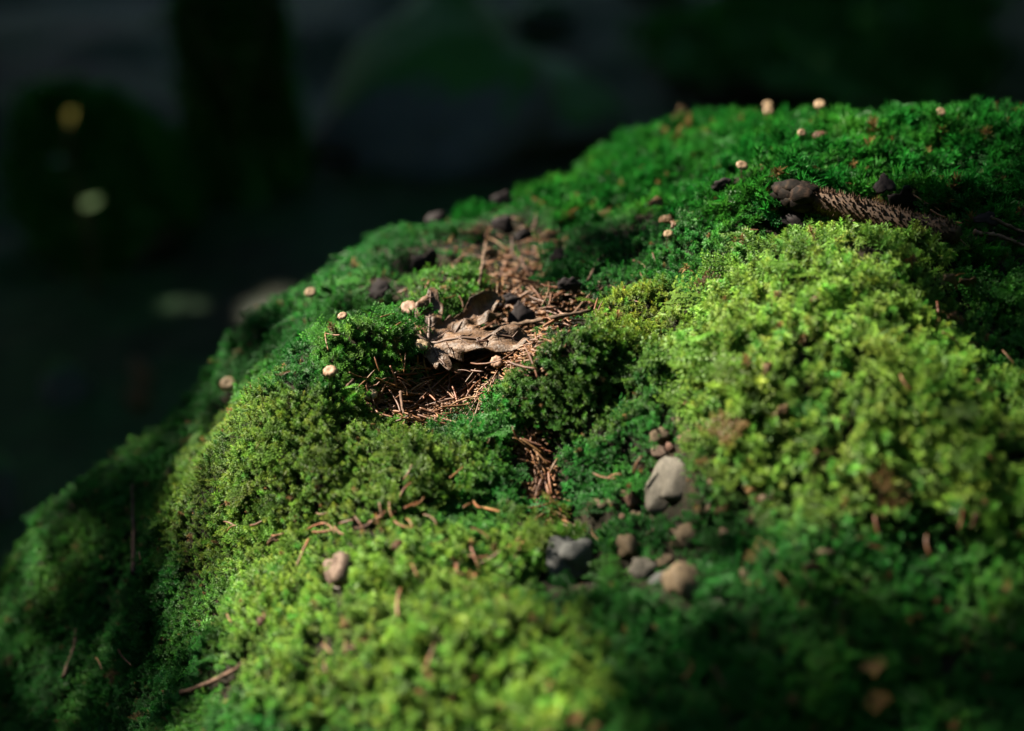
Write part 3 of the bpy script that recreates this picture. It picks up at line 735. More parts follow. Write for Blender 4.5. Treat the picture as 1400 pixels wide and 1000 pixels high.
for k_, a in enumerate(MUSHROOMS):
    mushroom(*a, var=k_, lean=((14, 0) if k_ == 7 else (random.uniform(-3, 3), 0)))

# ------------------------------------------------------------------ stripped spruce cone
def build_cone():
    a, b = hit(1062, 266, .0085), hit(1312, 322, .0095); a = a + np.array([0, 0, .0085]); b = b + np.array([0, 0, .0095])
    L = float(np.linalg.norm(b - a)); x = Vector(b - a).normalized()
    R_ = frame((0, 0, 1), x); R_ = Matrix((x, Vector((0, 0, 1)).cross(x).normalized(), x.cross(Vector((0, 0, 1)).cross(x).normalized()))).transposed()
    root = empty('stripped_cone', Vector(a)); root.rotation_euler = R_.to_euler()
    tag(root, 'gnawed spruce cone core with bristly stalk and a closed tip of scales', 'cone')
    rc = .0074
    path = []; rr = []
    for i in range(24):
        t = i / 23; path.append((L * (.16 + .84 * t), .0015 * math.sin(5 * t), -.0022 * math.sin(math.pi * t) * .6)); rr.append(rc * (.55 + .25 * min(1, t * 4)) * (1 - .12 * t) * (1 if i < 22 else .7))
    V, F = tube(path, rr, 12); mesh_obj('core', mk('core', V, F), M['conecore'], root)
    S = Soup(); n = 1100
    for i in range(n):
        t = i / n; az = i * 2.39996 + random.uniform(-.25, .25); ti = t * 23; j = int(ti); p = Vector(path[j]).lerp(Vector(path[min(23, j + 1)]), ti - j); r0 = rr[j]
        rad = Vector((0, math.cos(az), math.sin(az))); side = Vector((1, 0, 0)).cross(rad)
        d = (rad * random.uniform(.8, 1.2) + Vector((-random.uniform(.1, .9), 0, 0)) + side * random.uniform(-.5, .5)).normalized(); l = random.uniform(.0014, .0030) * (1.15 - .25 * t); w_ = random.uniform(.00025, .0009)
        q = p + rad * r0 * .85; m = q + d * l * .55; e = q + d * l + rad * l * random.uniform(-.1, .3); th = side.cross(d).normalized() * .0003
        S.add([q + side * w_, q - side * w_, m - side * w_ * .9, m + side * w_ * .9, e, q + th, m + th * 1.5], [(0, 1, 2, 3), (3, 2, 4), (0, 3, 6, 5), (1, 5, 6, 2), (3, 4, 6), (2, 6, 4)])
    tag(mesh_obj('scale_stubs', S.mesh('scale_stubs', False), M['bristle'], root), kind='stuff')
    # closed tip: overlapping rounded scales
    for ring, (x0, n, rad_, ln, wd) in enumerate([(.0150, 7, .0052, .0150, .0046), (.0105, 6, .0050, .0130, .0044), (.0060, 5, .0040, .0110, .0038), (.0030, 4, .0028, .0085, .0030)]):
        for i in range(n):
            az = 2 * math.pi * i / n + ring * .6 + random.uniform(-.32, .32); V = []; F = []; nu, nv = 7, 7; ln_ = ln * random.uniform(.82, 1.12); rb = random.uniform(.92, 1.1)
            for a_ in range(nu):
                s = a_ / (nu - 1)
                for b_ in range(nv):
                    c_ = (b_ / (nv - 1) - .5) * 2; wl = wd * math.sqrt(max(0, 1 - max(0, (s - .55) / .45) ** 2)) * (.55 + .45 * min(1, s * 2))
                    ang = az + c_ * wl / rad_ * .85
                    r = rad_ * (.55 + .75 * math.sin(math.pi * (.16 + .62 * s))) * (1 - .12 * c_ * c_) * (1 - .5 * max(0, s - .7)) + .0004 * ring * 0
                    V.append((x0 + .004 - ln_ * s, r * rb * math.cos(ang), r * rb * math.sin(ang)))
            for a_ in range(nu - 1):
                for b_ in range(nv - 1): F.append((a_ * nv + b_, a_ * nv + b_ + 1, (a_ + 1) * nv + b_ + 1, (a_ + 1) * nv + b_))
            o = mesh_obj('scale', mk('scale', V, F), M['conescale'], root); sd = o.modifiers.new('thickness', 'SOLIDIFY'); sd.thickness = .0007; sd.offset = 0
build_cone()

# ------------------------------------------------------------------ loose cone scales, chips, twigs
def scale_flake_mesh(seed, w_=.006, l=.010, cup=.3):
    r = random.Random(seed); V = []; F = []; nu, nv = 10, 9; p1, p2 = r.uniform(0, 6), r.uniform(0, 6)
    for a in range(nu):
        s = a / (nu - 1); wl = w_ * (.35 + .65 * math.sin(math.pi * min(1, s * .62 + .02))) * (1 if s < .8 else math.sqrt(max(.02, 1 - ((s - .8) / .22) ** 2)))
        for b in range(nv):
            c = (b / (nv - 1) - .5) * 2
            V.append((l * (s - .5) + .10 * l * math.cos(c * 2.4 + p1) * s, wl * c * .9 * (1 + .16 * math.sin(7 * s + p1) + .10 * math.sin(17 * s + p2)) + .12 * w_ * math.sin(4 * s + p2), w_ * cup * (1 - c * c) + l * .16 * math.sin(math.pi * s) + .0005 * r.uniform(-1, 1) + w_ * .25 * s * c * math.sin(p1)))
    for a in range(nu - 1):
        for b in range(nv - 1): F.append((a * nv + b, a * nv + b + 1, (a + 1) * nv + b + 1, (a + 1) * nv + b))
    return mk('cone_scale', V, F)
def flake(u, v, wpx, label, yaw=0.0, tilt=(0, 0), m='darkscale', seed=0, cup=.16, name='cone_scale', cat='cone scale', asp=.6, lift=.006):
    p = hit(u, v, lift); d = project(p)[2]; l = wpx * K * d
    o = mesh_obj(name, scale_flake_mesh(seed, l * asp / 1.6, l, cup), M[m])
    n_ = nrm(p[0], p[1]); R_ = frame(n_, (math.cos(yaw), math.sin(yaw), 0)) @ Euler((tilt[0], tilt[1], 0)).to_matrix()
    o.matrix_world = Matrix.Translation(Vector(p + n_ * lift)) @ R_.to_4x4()
    sd = o.modifiers.new('thickness', 'SOLIDIFY'); sd.thickness = .0005; sd.offset = 0
    tag(o, label, cat)
for a in [(1090,298,40,'curved dark cone scale lying below the closed tip of the cone',-.1,(.3,0)),
 (1233,262,34,'round dark cone scale propped on edge behind the stripped cone',.2,(.9,0)),
 (1211,254,26,'thin flat cone scale touching the round dark one behind the cone',.3,(.2,0)),
 (690,274,30,'dark cone scale standing on the ridge above the bare litter',.3,(1.0,.2)),
 (690,306,32,'dark cone scale at the top of the bare litter slope',-.4,(.7,.1)),
 (716,322,24,'bluish dark cone scale half sunk in the litter slope',.5,(.4,0)),
 (574,360,36,'large dark cone scale tilted on the shaded slope beside the litter',.2,(.9,0)),
 (525,398,28,'dark cone scale lying in moss below the large tilted one',-.2,(.5,0)),
 (600,298,26,'dark cone scale lodged in the far edge of the ridge moss',.1,(.8,0)),
 (700,410,26,'glossy dark cone scale beside the tip of the dry leaf',.3,(.3,0)),
 (716,436,36,'broad dark cone scale overlapping the tip of the dry leaf',.5,(.5,0)),
 (778,388,30,'dark cone scale with a pale glint above the needle litter',.2,(.6,0)),
 (770,350,24,'small dark cone scale at the moss edge of the litter slope',-.3,(.6,0)),
 (826,208,24,'dark cone scale on the ridge crest',.2,(.8,0)),
 (992,252,26,'bluish dark cone scale next to the mushroom beyond the cone',.2,(1.0,0)),
 (1346,300,30,'flat dark cone scale beyond the broken end of the cone',-.2,(.2,0))]:
    flake(*a, seed=int(a[0]), asp=(.95 if 'round' in a[3] or 'large' in a[3] or 'broad' in a[3] else .62))
for a in [(905,278,26,'curled red-brown bark chip in the moss hollow',.6,(1.0,.3)),(926,296,22,'orange-brown bark chip beside the curled one',-.4,(.5,.2)),(940,300,18,'narrow bark chip leaning on the orange-brown one',1.0,(.6,.2)),
 (1312,368,26,'red-brown bark chip behind the domed cushion',.1,(.7,0)),(1286,424,22,'pale brown chip stuck in the flank of the domed cushion',.4,(.4,0)),(1278,372,30,'pale straw-coloured chip on the shoulder of the domed cushion',.1,(.2,0)),
 (1075,548,26,'straw-coloured flake half buried in the domed cushion',.8,(.4,0)),(1118,406,22,'pale flake on the upper part of the domed cushion',.5,(.3,0)),(1330,690,20,'orange chip near the foot of the domed cushion',1.2,(.8,0)),
 (1112,762,24,'tan flake in shade under the domed cushion',.2,(.3,0)),(1060,498,22,'small buff flake on the face of the domed cushion',1.1,(.4,0)),(668,345,26,'brown leaf scrap on the litter slope',.8,(.5,.3)),(750,320,26,'reddish leaf scrap near the top of the litter slope',.4,(.5,0)),
 (370,846,16,'brown seed husk on the flank of the light-green cushion',1.3,(.4,0)),(392,724,18,'small straw husk on the olive cushion',.3,(.5,0)),(1125,187,20,'dark red scrap in the ridge moss',.3,(.5,0)),(545,742,18,'small tan scrap above the pinkish stone',.6,(.4,0))]:
    flake(*a, m='chip', seed=int(a[0]) + 3, name='bark_chip', cat='chip', asp=.5, lift=.0085)
def twig(pxs, r0, label, lift=.004, knobs=True, m='bark'):
    P = [hit(u, v, .002) + np.array([0, 0, lift]) for u, v in pxs]; path = []; rr = []
    for i in range(len(P) - 1):
        for t in np.linspace(0, 1, 8, endpoint=(i == len(P) - 2)): path.append(P[i] * (1 - t) + P[i + 1] * t + RNG.normal(0, r0 * .18, 3))
    n_ = len(path)
    for i in range(n_): rr.append(r0 * (1 - .45 * i / n_) * (1.35 if knobs and i % 3 == 0 else 1) * random.uniform(.9, 1.1))
    V, F = tube(path, rr, 8); o = mesh_obj('twig', mk('twig', V, F), M[m]); tag(o, label, 'twig')
twig([(665,468),(715,458),(760,450),(806,440)], .0011, 'knobbly dark twig lying across the dry leaf', .007)
twig([(652,420),(658,385),(665,345)], .0010, 'thin dark twig leaning up the litter slope', .006)
twig([(1330,330),(1362,338),(1402,354)], .0011, 'thin grey twig lying past the broken end of the cone', .006)
twig([(1350,318),(1385,332),(1402,340)], .0009, 'short dry twig above the grey one beside the cone', .008)
twig([(186,810),(186,750),(184,688)], .0012, 'upright pale dead stem in the shaded moss flank', .012, False)
twig([(232,660),(290,525),(350,468)], .0016, 'dark slender root running along the shaded slope', .004)
twig([(250,960),(290,945),(330,925)], .0010, 'dead branched moss stem at the foot of the light-green cushion', .006)
twig([(475,545),(484,535),(489,560)], .0007, 'tiny bent dark stem beside the low mushroom', .007, False)
twig([(548,556),(550,570),(552,585)], .0007, 'thin black stem poking from the needle heap', .008, False)
twig([(805,395),(815,372),(830,356)], .0008, 'thin brown twig in the moss beside the litter slope', .006)
twig([(90,950),(105,905),(108,880)], .0012, 'pale broken stalk low on the dark flank', .01, False)
twig([(1180,330),(1150,318),(1120,322)], .0006, 'hair-thin stem under the stripped cone', .004, False)

# ------------------------------------------------------------------ pebbles
def rock_mesh(seed, sub=3, rough=.16, facets=7, name='pebble'):
    bm = bmesh.new(); bmesh.ops.create_icosphere(bm, subdivisions=sub, radius=1)
    r = random.Random(seed)
    pl = [(Vector((r.gauss(0, 1), r.gauss(0, 1), r.gauss(0, 1))).normalized(), r.uniform(.62, .9)) for _ in range(facets)]
    for v in bm.verts:
        c = v.co.copy()
        for n_, d in pl:
            e = c.dot(n_) - d
            if e > 0: c -= n_ * e * .85
        k = 1 + rough * float(vnoise(c.x * 1.7 + c.z * 1.1 + seed, c.y * 1.7 - c.z * .8, seed)) + rough * .35 * float(vnoise(c.x * 4.5 + c.z * 3, c.y * 4.5 - c.z * 3 + seed, seed + 5))
        v.co = c * k
    me = bpy.data.meshes.new(name); bm.to_mesh(me); bm.free(); me.polygons.foreach_set('use_smooth', [True] * len(me.polygons)); return me
def pebble(u, v, wpx, hpx, m, label, yaw=0.0, seed=None, sink=.20, flat=.75, facets=7, sub=3, tiltx=0.0, name='pebble'):
    p = hit(u, v); d = project(p)[2]; a = wpx * K * d / 2; b = hpx * K * d / 2
    n_ = nrm(p[0], p[1], .01); o = mesh_obj(name, rock_mesh(seed or int(u + v), sub, .26, facets + 2, name), M[m])
    h = b * flat * 1.25; dep = b * 1.25
    R_ = frame(n_ * .6 + np.array([0, -.15, .4]), (math.cos(yaw), math.sin(yaw), 0)) @ Euler((tiltx, 0, 0)).to_matrix()
    o.matrix_world = Matrix.Translation(Vector(p + n_ * h * (1 - 2 * sink) * .6)) @ R_.to_4x4() @ Matrix.Diagonal((a, dep, h, 1))
    tag(o, label, 'pebble' if name == 'pebble' else 'stone'); return o
pebble(922,664,78,74,'st_grey','large flat grey stone among the pebbles beside the domed cushion',-.35,9,.22,.36,10,4,.15,'stone')
pebble(470,790,44,50,'st_pink','small pinkish stone with a pale stripe set in the light-green cushion',.2,21,.28,.9,8,4,0,'stone')
pebble(776,780,88,60,'st_dark','dark half-buried stone under the overhang of the front moss hump',.1,33,.18,.9,8,4,0,'stone')
pebble(935,806,52,56,'st_tan','large brown pebble below the cluster of elongated pebbles',.3,14,.3,.8)
for a in PEBBLES:
    pebble(*a, yaw=random.uniform(-.4, .4))
for i in range(34):
    while True:
        u, v = random.gauss(960, 95), random.gauss(745, 62)
        if 620 < v < 880 and 800 < u < 1220 and all(math.hypot(u - a[0], v - a[1]) > (a[2] + 12) * .6 for a in PEBBLES + [(922, 664, 78), (776, 780, 88), (935, 806, 52)]): break
    wpx = random.uniform(8, 16); o = pebble(u, v, wpx, wpx * random.uniform(.6, .9), random.choice(['st_tan', 'st_tan', 'st_grey', 'st_red']), 'tiny brownish grit pebble half buried in the moss around the flat grey stone', random.uniform(-1, 1), int(100 + i), -.35, .8, 6, 2)
    o['group'] = 'grit pebbles around the flat grey stone'
o = bpy.data.objects['stone.001']; q = mesh_obj('quartz_stripe', mk('quartz_stripe', *tube([(math.cos(t) * .93 * .985, math.sin(t) * .93, -.05 + .1 * math.cos(3 * t)) for t in np.linspace(-3.0, -.1, 14)], [.035] * 14, 6)), M['white'], o)

# ------------------------------------------------------------------ background stones, stump, sapling
def mossrock_mat(name, a, b_, thr):
    def f(t, b):
        n = noise(t, 7, 8, .65); r = ramp(t, n.outputs['Fac'], [(.3, a), (.7, b_)])
        g = N(t, 'ShaderNodeNewGeometry'); sx = N(t, 'ShaderNodeSeparateXYZ'); t.links.new(g.outputs['Normal'], sx.inputs[0])
        ad = N(t, 'ShaderNodeMath', operation='ADD'); t.links.new(sx.outputs['Z'], ad.inputs[0]); t.links.new(n.outputs['Fac'], ad.inputs[1])
        f_ = ramp(t, ad.outputs[0], [(thr, (0, 0, 0)), (min(1, thr + .12), (1, 1, 1))])
        n2 = noise(t, 40, 4); rg = ramp(t, n2.outputs['Fac'], [(.3, (.016, .085, .018)), (.7, (.045, .19, .035))])
        mx = N(t, 'ShaderNodeMix', data_type='RGBA'); t.links.new(f_.outputs[0], mx.inputs[0]); t.links.new(r.outputs[0], mx.inputs[6]); t.links.new(rg.outputs[0], mx.inputs[7])
        t.links.new(mx.outputs[2], b.inputs['Base Color']); b.inputs['Roughness'].default_value = .85
        bump(t, b, n.outputs['Fac'], .8, .02)
    return mat(name, f)
M['r_moss'] = mossrock_mat('mossy_rock', (.03, .03, .03), (.10, .10, .095), .35)
M['r_grey'] = mossrock_mat('grey_rock', (.05, .065, .075), (.12, .145, .165), .95)
def big_rock(u, v, wpx, hm, m, label, seed, moss_n=0, depth=.8, dist=None, name='rock'):
    g = ghit(u, v); d = project(g)[2]; a = wpx * K * d / 2
    o = mesh_obj(name, rock_mesh(seed, 4, .25, 10, name), M[m]); o.location = Vector(g) + Vector((0, 0, hm * .25)); o.scale = (a, a * depth, hm * .75); o.rotation_euler = (0, 0, seed)
    tag(o, label, 'rock')
    if moss_n:
        co = np.array([v_.co[:] for v_ in o.data.vertices]); no = np.array([v_.normal[:] for v_ in o.data.vertices]); Rz = np.array(Matrix.Rotation(seed, 3, 'Z'))
        wco = (co * np.array([a, a * depth, hm * .75])) @ Rz.T + np.array(o.location); wno = (no / np.array([a, a * depth, hm * .75])) @ Rz.T; wno /= np.linalg.norm(wno, axis=1, keepdims=True)
        ok = np.where(wno[:, 2] > .05)[0]; I = RNG.choice(ok, moss_n); J = RNG.choice(ok, moss_n)
        P = wco[I] + RNG.normal(0, a * .035, (moss_n, 3)) * (1 - np.abs(wno[I])) - wno[I] * .004
        mo = moss_object('rock_moss', P, wno[I] * .7 + np.array([0, 0, .5]) + RNG.normal(0, .35, (moss_n, 3)), RNG.uniform(2.2, 4.2, moss_n), RNG.choice([0, 1, 2, 5, 6], moss_n), np.array([.036, .19, .034]) * RNG.normal(1, .25, (moss_n, 1)).clip(.4, 1.7))
        tag(mo, 'moss coat over ' + label, 'moss', kind='stuff')
    return o
big_rock(650,215,420,.32,'r_grey','bare grey rock face in the shade beyond the boulder',4, 0)
big_rock(1130,70,620,.16,'r_moss','broad moss-covered rock in the background behind the ridge',7, 5000)
big_rock(150,330,300,.26,'r_moss','low mossy rock in the dim background beneath the stump',12, 3000)
big_rock(560,215,120,.08,'r_moss','small mossy stone at the foot of the grey rock',15, 900)
big_rock(-10,700,90,.10,'r_grey','pale blue-grey stone on the forest floor at the foot of the boulder',18)
big_rock(90,545,70,.06,'r_grey','small dull grey stone on the forest floor',23)
big_rock(428,225,50,.06,'r_grey','small bluish stone in front of the grey rock',27)
big_rock(740,30,90,.07,'r_grey','pale stone far back on the forest floor',29)
def stump(u, v, wpx, h, label):
    g = ghit(u, v); d = project(g)[2]; r = wpx * K * d / 2
    V = []; F = []; ns, nz_ = 28, 14
    for i in range(nz_):
        t = i / (nz_ - 1)
        for j in range(ns):
            a = 2 * math.pi * j / ns; k = r * (1 + .9 * (1 - t) ** 3 * (.5 + .5 * math.cos(5 * a)) + .12 * float(vnoise(a * 2, t * 4, 5)))
            V.append((k * math.cos(a), k * math.sin(a), h * t * (1 + (.18 * math.sin(a * 2 + 1) + .1 * math.sin(a * 7)) * (t > .95)) - .03))
    for i in range(nz_ - 1):
        for j in range(ns): F.append((i * ns + j, i * ns + (j + 1) % ns, (i + 1) * ns + (j + 1) % ns, (i + 1) * ns + j))
    F.append(tuple((nz_ - 1) * ns + j for j in range(ns)))
    root = empty('tree_stump', Vector(g)); tag(root, label, 'stump'); mesh_obj('wood', mk('wood', V, F), M['r_moss'], root)
    n_ = 2600; a = RNG.uniform(0, 6.283, n_); t = RNG.uniform(0.05, 1, n_); k = r * (1 + .5 * (1 - t) ** 3)
    top = RNG.uniform(0, 1, n_) < .35; k = np.where(top, r * np.sqrt(RNG.uniform(0, 1, n_)), k); t = np.where(top, 1.0, t)
    P = np.stack([k * np.cos(a), k * np.sin(a), h * t - .03], -1); ax = np.stack([np.cos(a), np.sin(a), np.full(n_, .6)], -1); ax[top] = (0, 0, 1)
    mo = moss_object('moss', P, ax + RNG.normal(0, .3, (n_, 3)), RNG.uniform(2.4, 4.4, n_), RNG.choice([0, 1, 2, 5, 6], n_), np.array([.036, .20, .034]) * RNG.normal(1, .25, (n_, 1)).clip(.4, 1.7), root); mo['kind'] = 'stuff'
stump(335,250,110,.42,'old stump thick with green moss in the blurred background')

def leaf_quad(S, p, d, up, L, W):
    d = Vector(d).normalized(); s = d.cross(Vector(up))
    if s.length < 1e-4: s = Vector((1, 0, 0))
    s.normalize(); n_ = s.cross(d); p = Vector(p)
    S.add([p, p + d * L * .4 + s * W * .5 + n_ * W * .12, p + d * L, p + d * L * .4 - s * W * .5 + n_ * W * .12, p + d * L * .5], [(0, 1, 4), (1, 2, 4), (4, 2, 3), (0, 4, 3)])
M['greenleaf'] = simple('green_leaf', [(.3, (.03, .085, .014)), (.7, (.07, .16, .03))], 12, .5, .1, .001, .4, 0, .45)
M['yellowleaf'] = simple('yellow_leaf', [(.3, (.22, .20, .03)), (.7, (.38, .32, .06))], 12, .5, .1, .001, .4, 0, .4)
M['trunk'] = simple('tree_bark', [(.3, (.012, .010, .008)), (.55, (.035, .028, .022)), (.8, (.07, .06, .05))], 14, .9, .9, .02)
def sapling(u, v, h, label):
    g = ghit(u, v); h = next(q for q in np.arange(.1, 1, .005) if project(np.array(g) + np.array([0, 0, q]))[1] < 172); root = empty('sapling', Vector(g)); tag(root, label, 'sapling')
    V, F = tube([(0, 0, -.02), (.01, 0, h * .4), (-.01, .01, h * .75), (0, 0, h)], [.005, .004, .003, .002], 8); mesh_obj('stem', mk('stem', V, F), M['bark'], root)
    for i in (1, 3, 5, 7, 10):
        t = .3 + .7 * i / 10; a = i * 2.4; S = Soup(); leaf_quad(S, (0, 0, 0), (math.cos(a), math.sin(a), .25) if i < 10 else (.5, -.1, .8), (0, 0, 1) if i < 10 else (-.5, -.7, .5), .05 if i < 10 else .03, .03 if i < 10 else .026)
        o = mesh_obj('leaf', S.mesh('leaf'), M['yellowleaf' if i > 9 else 'greenleaf'], root); o.location = (0, 0, h * t)
    print('sapling top', project(np.array(g) + np.array([0, 0, h])), g, h)
    return np.array(g) + np.array([0, 0, h])
SAP = sapling(126,405,.30,'young sapling with a sunlit yellow top leaf in the background')
for (u, v, c, lab) in [(215,575,'chip','dry tan leaf on the forest floor by the foot of the boulder'),(228,540,'chip','second dry leaf, upright on the forest floor beside the boulder')]:
    g = ghit(u, v); S = Soup(); leaf_quad(S, (0, 0, 0), (1, .2, .5), (0, -.6, 1), .06, .04)
    o = mesh_obj('fallen_leaf', S.mesh('fallen_leaf'), M[c]); o.location = Vector(g) + Vector((-.03, 0, .012)); o.rotation_euler = (0, 0, u); sd = o.modifiers.new('thickness', 'SOLIDIFY'); sd.thickness = .001; tag(o, lab, 'leaf')

g = ghit(325, 275); root = empty('glow_shrub', Vector(g)); tag(root, 'leafy green plant added for a soft glow in front of the old stump', 'glow_shrub')  # added plant; its backlit leaves supply a green glow in the background
SP = []
for k_ in range(9):
    a = k_ * 2.4; tip = Vector((.10 * math.cos(a), .06 * math.sin(a), .26 + .02 * k_)); V, F = tube([(0, 0, -.01), tip * .5 + Vector((.01, 0, .02)), tip], [.004, .003, .0015], 6); mesh_obj('stem', mk('stem', V, F), M['bark'], root)
    SP += [tip * random.uniform(.35, 1.05) + Vector((random.gauss(0, .02), random.gauss(0, .02), random.gauss(0, .02))) for _ in range(24)]
fol = Soup()
for p in SP: leaf_quad(fol, p, (random.gauss(0, 1), random.gauss(0, 1), random.uniform(-.4, .4)), (0, 0, 1), .04, .024)
mesh_obj('foliage', fol.mesh('foliage', False), M['greenleaf'], root)

# ------------------------------------------------------------------ trees: crowns placed and thinned to shape the sun patches
LIT = [(1130,520,205,205,1.0),(1190,362,105,45,1.0),(1340,640,110,90,.75),(1020,680,90,70,.7),
 (400,612,110,75,1.0),(325,690,60,80,.85),(520,690,140,90,1.0),(520,840,200,140,1.0),(430,960,130,110,.9),(640,930,120,90,.55),(310,860,40,60,.4),
 (600,552,115,48,1.0),(650,472,105,50,1.0),(495,492,80,48,1.0),(625,402,80,48,.85),(560,425,35,30,1),
 (880,438,85,45,1.0),(800,470,60,35,.5),(742,660,45,70,.7),(770,765,50,35,.7),(905,660,75,80,.6),(940,735,100,70,.5),(1150,890,75,35,.35),
 (900,205,280,80,1),(1250,175,230,62,.9),(600,305,230,44,.9),(430,400,60,40,.5),(1010,255,70,40,.55),(1000,330,80,50,.6),(290,520,60,40,.15),(130,680,80,40,.12)]
DARK = [(1190,286,150,36,1),(1290,870,220,60,.9),(930,910,160,130,.9),(120,860,170,200,1),(770,560,70,50,.6),(930,520,22,60,.7)]   # shade shaped in: fewer leaves cut away over these patches
FLECK = [(SAP, .06, 1.0), (ghit(330, 262) + np.array([-.02, -.08, .28]), .11, .35), (ghit(1130, 60) + np.array([0, 0, .1]), .8, .22), (ghit(215, 575), .05, .6)]
def transmit(P):
    P = np.asarray(P, float); x, y, z = P[:, 0].copy(), P[:, 1].copy(), np.full(len(P), .6)
    for _ in range(6):
        t = (P[:, 2] - z) / SUN_DIR[2]; x = P[:, 0] - SUN_DIR[0] * t; y = P[:, 1] - SUN_DIR[1] * t; z = .5 * z + .5 * np.where((x > GX[0]) & (x < GX[-1]) & (y > GY[0]) & (y < GY[-1]), hgt(x, y), .3)
    u, v, d = project(np.stack([x, y, z], -1)); on = (x > -.5) & (x < .7) & (y > 0) & (y < 1.1) & (d > .25)
    T = np.where(on, ell(u, v, LIT) * (1 - ell(u, v, DARK)), 0)
    for (c, r, s) in FLECK:
        q = P - np.asarray(c); al = q @ SUN_DIR; pr = np.linalg.norm(q - al[:, None] * SUN_DIR, axis=1)
        T = np.maximum(T, s * (1 - smooth(.8, 1.3, pr / r)))
    return T
def thin(P, size, tau=4.0):
    e1 = np.cross(SUN_DIR, [0, 0, 1]); e1 /= np.linalg.norm(e1); e2 = np.cross(SUN_DIR, e1)
    T = transmit(P)
    for d in (e1, -e1, e2, -e2): T = np.maximum(T, transmit(P + d * size))
    return RNG.uniform(0, 1, len(P)) < np.clip(-np.log(np.clip(T, 1e-4, 1)) / tau, 0, 1)
def crown_mesh(name, P, L, W, orient=None):
    n_ = len(P); d = RNG.normal(0, 1, (n_, 3)); d[:, 2] *= .5; d /= np.linalg.norm(d, axis=1, keepdims=True)
    s = np.cross(d, RNG.normal(0, 1, (n_, 3)) * .5 + np.array([0, 0, 1])); s /= np.linalg.norm(s, axis=1, keepdims=True)
    k = RNG.uniform(.75, 1.25, (n_, 1)); L = L * k; W = W * k
    V = np.stack([P - d * L / 2, P - d * L * .08 + s * W / 2, P + d * L / 2, P - d * L * .08 - s * W / 2], 1).reshape(-1, 3)
    F = np.arange(n_ * 4).reshape(-1, 4); me = bpy.data.meshes.new(name)
    me.vertices.add(len(V)); me.vertices.foreach_set('co', V.ravel()); me.loops.add(F.size); me.loops.foreach_set('vertex_index', F.ravel().astype(np.int32))
    me.polygons.add(len(F)); me.polygons.foreach_set('loop_start', np.arange(0, F.size, 4, dtype=np.int32)); me.update(calc_edges=True); return me
def tree(base, r, h, label, P, L, W, limbs):
    root = empty('tree', Vector(base)); tag(root, label, 'tree', None); b = np.array(base)
    path = [(0, 0, -.2), (0, 0, .1), (.02, .01, .8), (-.02, .03, h * .5), (.03, 0, h)]; V, F = tube(path, [r * 1.5, r * 1.15, r, r * .8, r * .3], 18)
    mesh_obj('trunk', mk('trunk', V, F), M['trunk'], root)
    for q in limbs:
        q = np.asarray(q) - b; z0 = max(1.2, q[2] - .35 * np.hypot(q[0], q[1])); a = np.array([0, 0, min(z0, h * .95)]); m = (a + q) / 2 + np.array([0, 0, .12])
        V, F = tube([a, m, q], [r * .28, r * .17, .008], 7); mesh_obj('limb', mk('limb', V, F), M['trunk'], root)
    mesh_obj('crown', crown_mesh('crown', P - b, L, W), M['greenleaf'], root)
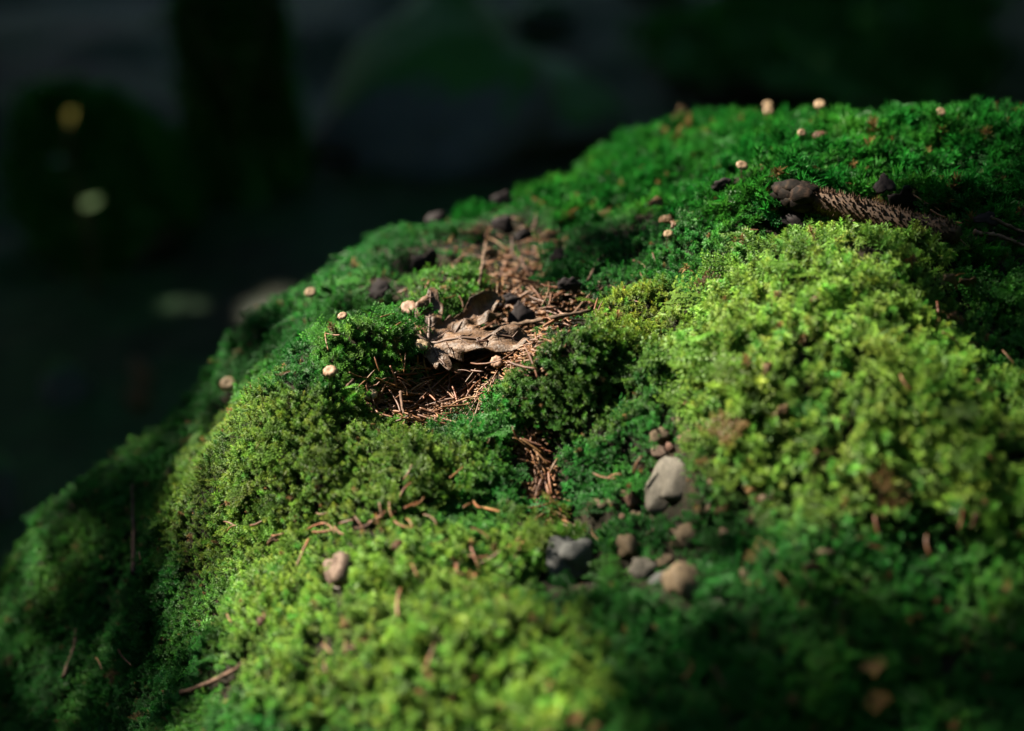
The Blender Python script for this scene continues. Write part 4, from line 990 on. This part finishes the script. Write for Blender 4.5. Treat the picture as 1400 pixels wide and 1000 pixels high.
# unseen tree over the boulder, its leaves thinned to shape the dappled light
n_ = 15000; tgt = np.stack([RNG.uniform(-.75, .85, n_), RNG.uniform(-.25, 1.45, n_), np.full(n_, .6)], -1)
P = tgt + SUN_DIR * RNG.uniform(2.0, 3.3, n_)[:, None]
P = P[thin(P, .015)]
cand = np.array([[-1.4, .6, 2.4], [-1.2, 1.9, 2.6], [-2.0, 2.2, 2.8], [-2.6, .7, 2.7], [-1.0, 1.3, 2.9], [-3.0, 1.9, 2.6]])
limbs = [c for c in cand if transmit(np.linspace([-2.7, 1.5, 2.0], c, 20)).max() < .3]
b0 = (-2.7, 1.5, float(ground_h(np.array(-2.7), np.array(1.5))))
tree(b0, .14, 4.6, 'unseen forest tree whose leafy boughs are shaped to dapple the boulder', P, .038, .026, limbs)
SPOTS = [(-3.6, 4.6), (.42, 4.4), (2.9, 5.2), (-5.5, 1.0), (-3.0, -1.8), (.8, -3.0), (3.6, -1.2), (3.4, 1.8), (5.6, 3.8), (-1.3, 7.4), (3.4, 8.2), (-5.6, 7.0), (-6.0, -3.5), (-.8, -6.0), (5.0, -5.0), (7.0, .5), (.5, 10.5)] + [(8.8 * math.cos(q) + .3, 8.8 * math.sin(q) + .8) for q in np.linspace(.15, 6.43, 17)[:-1]]  # mostly unseen trees, added around to hold back sky light
LBL = ['tree growing behind the mossy stump', 'dark tree trunk rising just behind the ridge between the grey and mossy rocks', 'tree beyond the broad moss-covered rock']
SPOTS = [q for q in SPOTS if not (q[1] > 6.5 and abs(q[0]) < 6)]
for i, (x, y) in enumerate(SPOTS):
    z = float(ground_h(np.array(x), np.array(y))); R = 2.3
    ring = math.hypot(x, y) > 5.4 or y < -1; m = 6500; a = RNG.uniform(0, 6.283, m); rr = R * np.sqrt(RNG.uniform(0, 1, m)); cl = RNG.uniform(0, 1, m)
    P = np.stack([x + rr * np.cos(a), y + rr * np.sin(a), z + (.5 if ring else 2.5) + (5.2 if ring else 3.2) * cl * (1 - .55 * rr / R)], -1)
    if i < 2:                                                       # these two get extra leaves, added to shade the floor behind the boulder
        m2 = 12000; lo, hi = ((-3.4, .6) if i == 0 else (.2, 3.6))
        tg = np.stack([RNG.uniform(lo, hi, m2), RNG.uniform(1.1, 5.2, m2), np.zeros(m2)], -1); P = np.vstack([P, tg + SUN_DIR * RNG.uniform(3.3, 5.4, m2)[:, None]])
    P = P[thin(P, .11 if ring else .06, 3.0)]
    lm = [(x + 1.5 * math.cos(k), y + 1.5 * math.sin(k), z + 3.1 + .2 * k) for k in (0.3, 1.5, 2.8, 4.0, 5.2)]
    lm = [q for q in lm if transmit(np.linspace([x, y, z + 2.4], q, 12)).max() < .2]
    lab = LBL[i] if i < 3 else 'tall unseen forest tree added to the surrounding stand to shade the boulder'
    tree((x, y, z), [.12, .075, .13][i] if i < 3 else .13, 5.6, lab, P, .24 if ring else .16, .15 if ring else .10, lm)
    if i >= 3:
        t_ = [o for o in COL.objects if o.name.split('.')[0] == 'tree'][-1]; t_['group'] = 'unseen trees added to the surrounding stand'
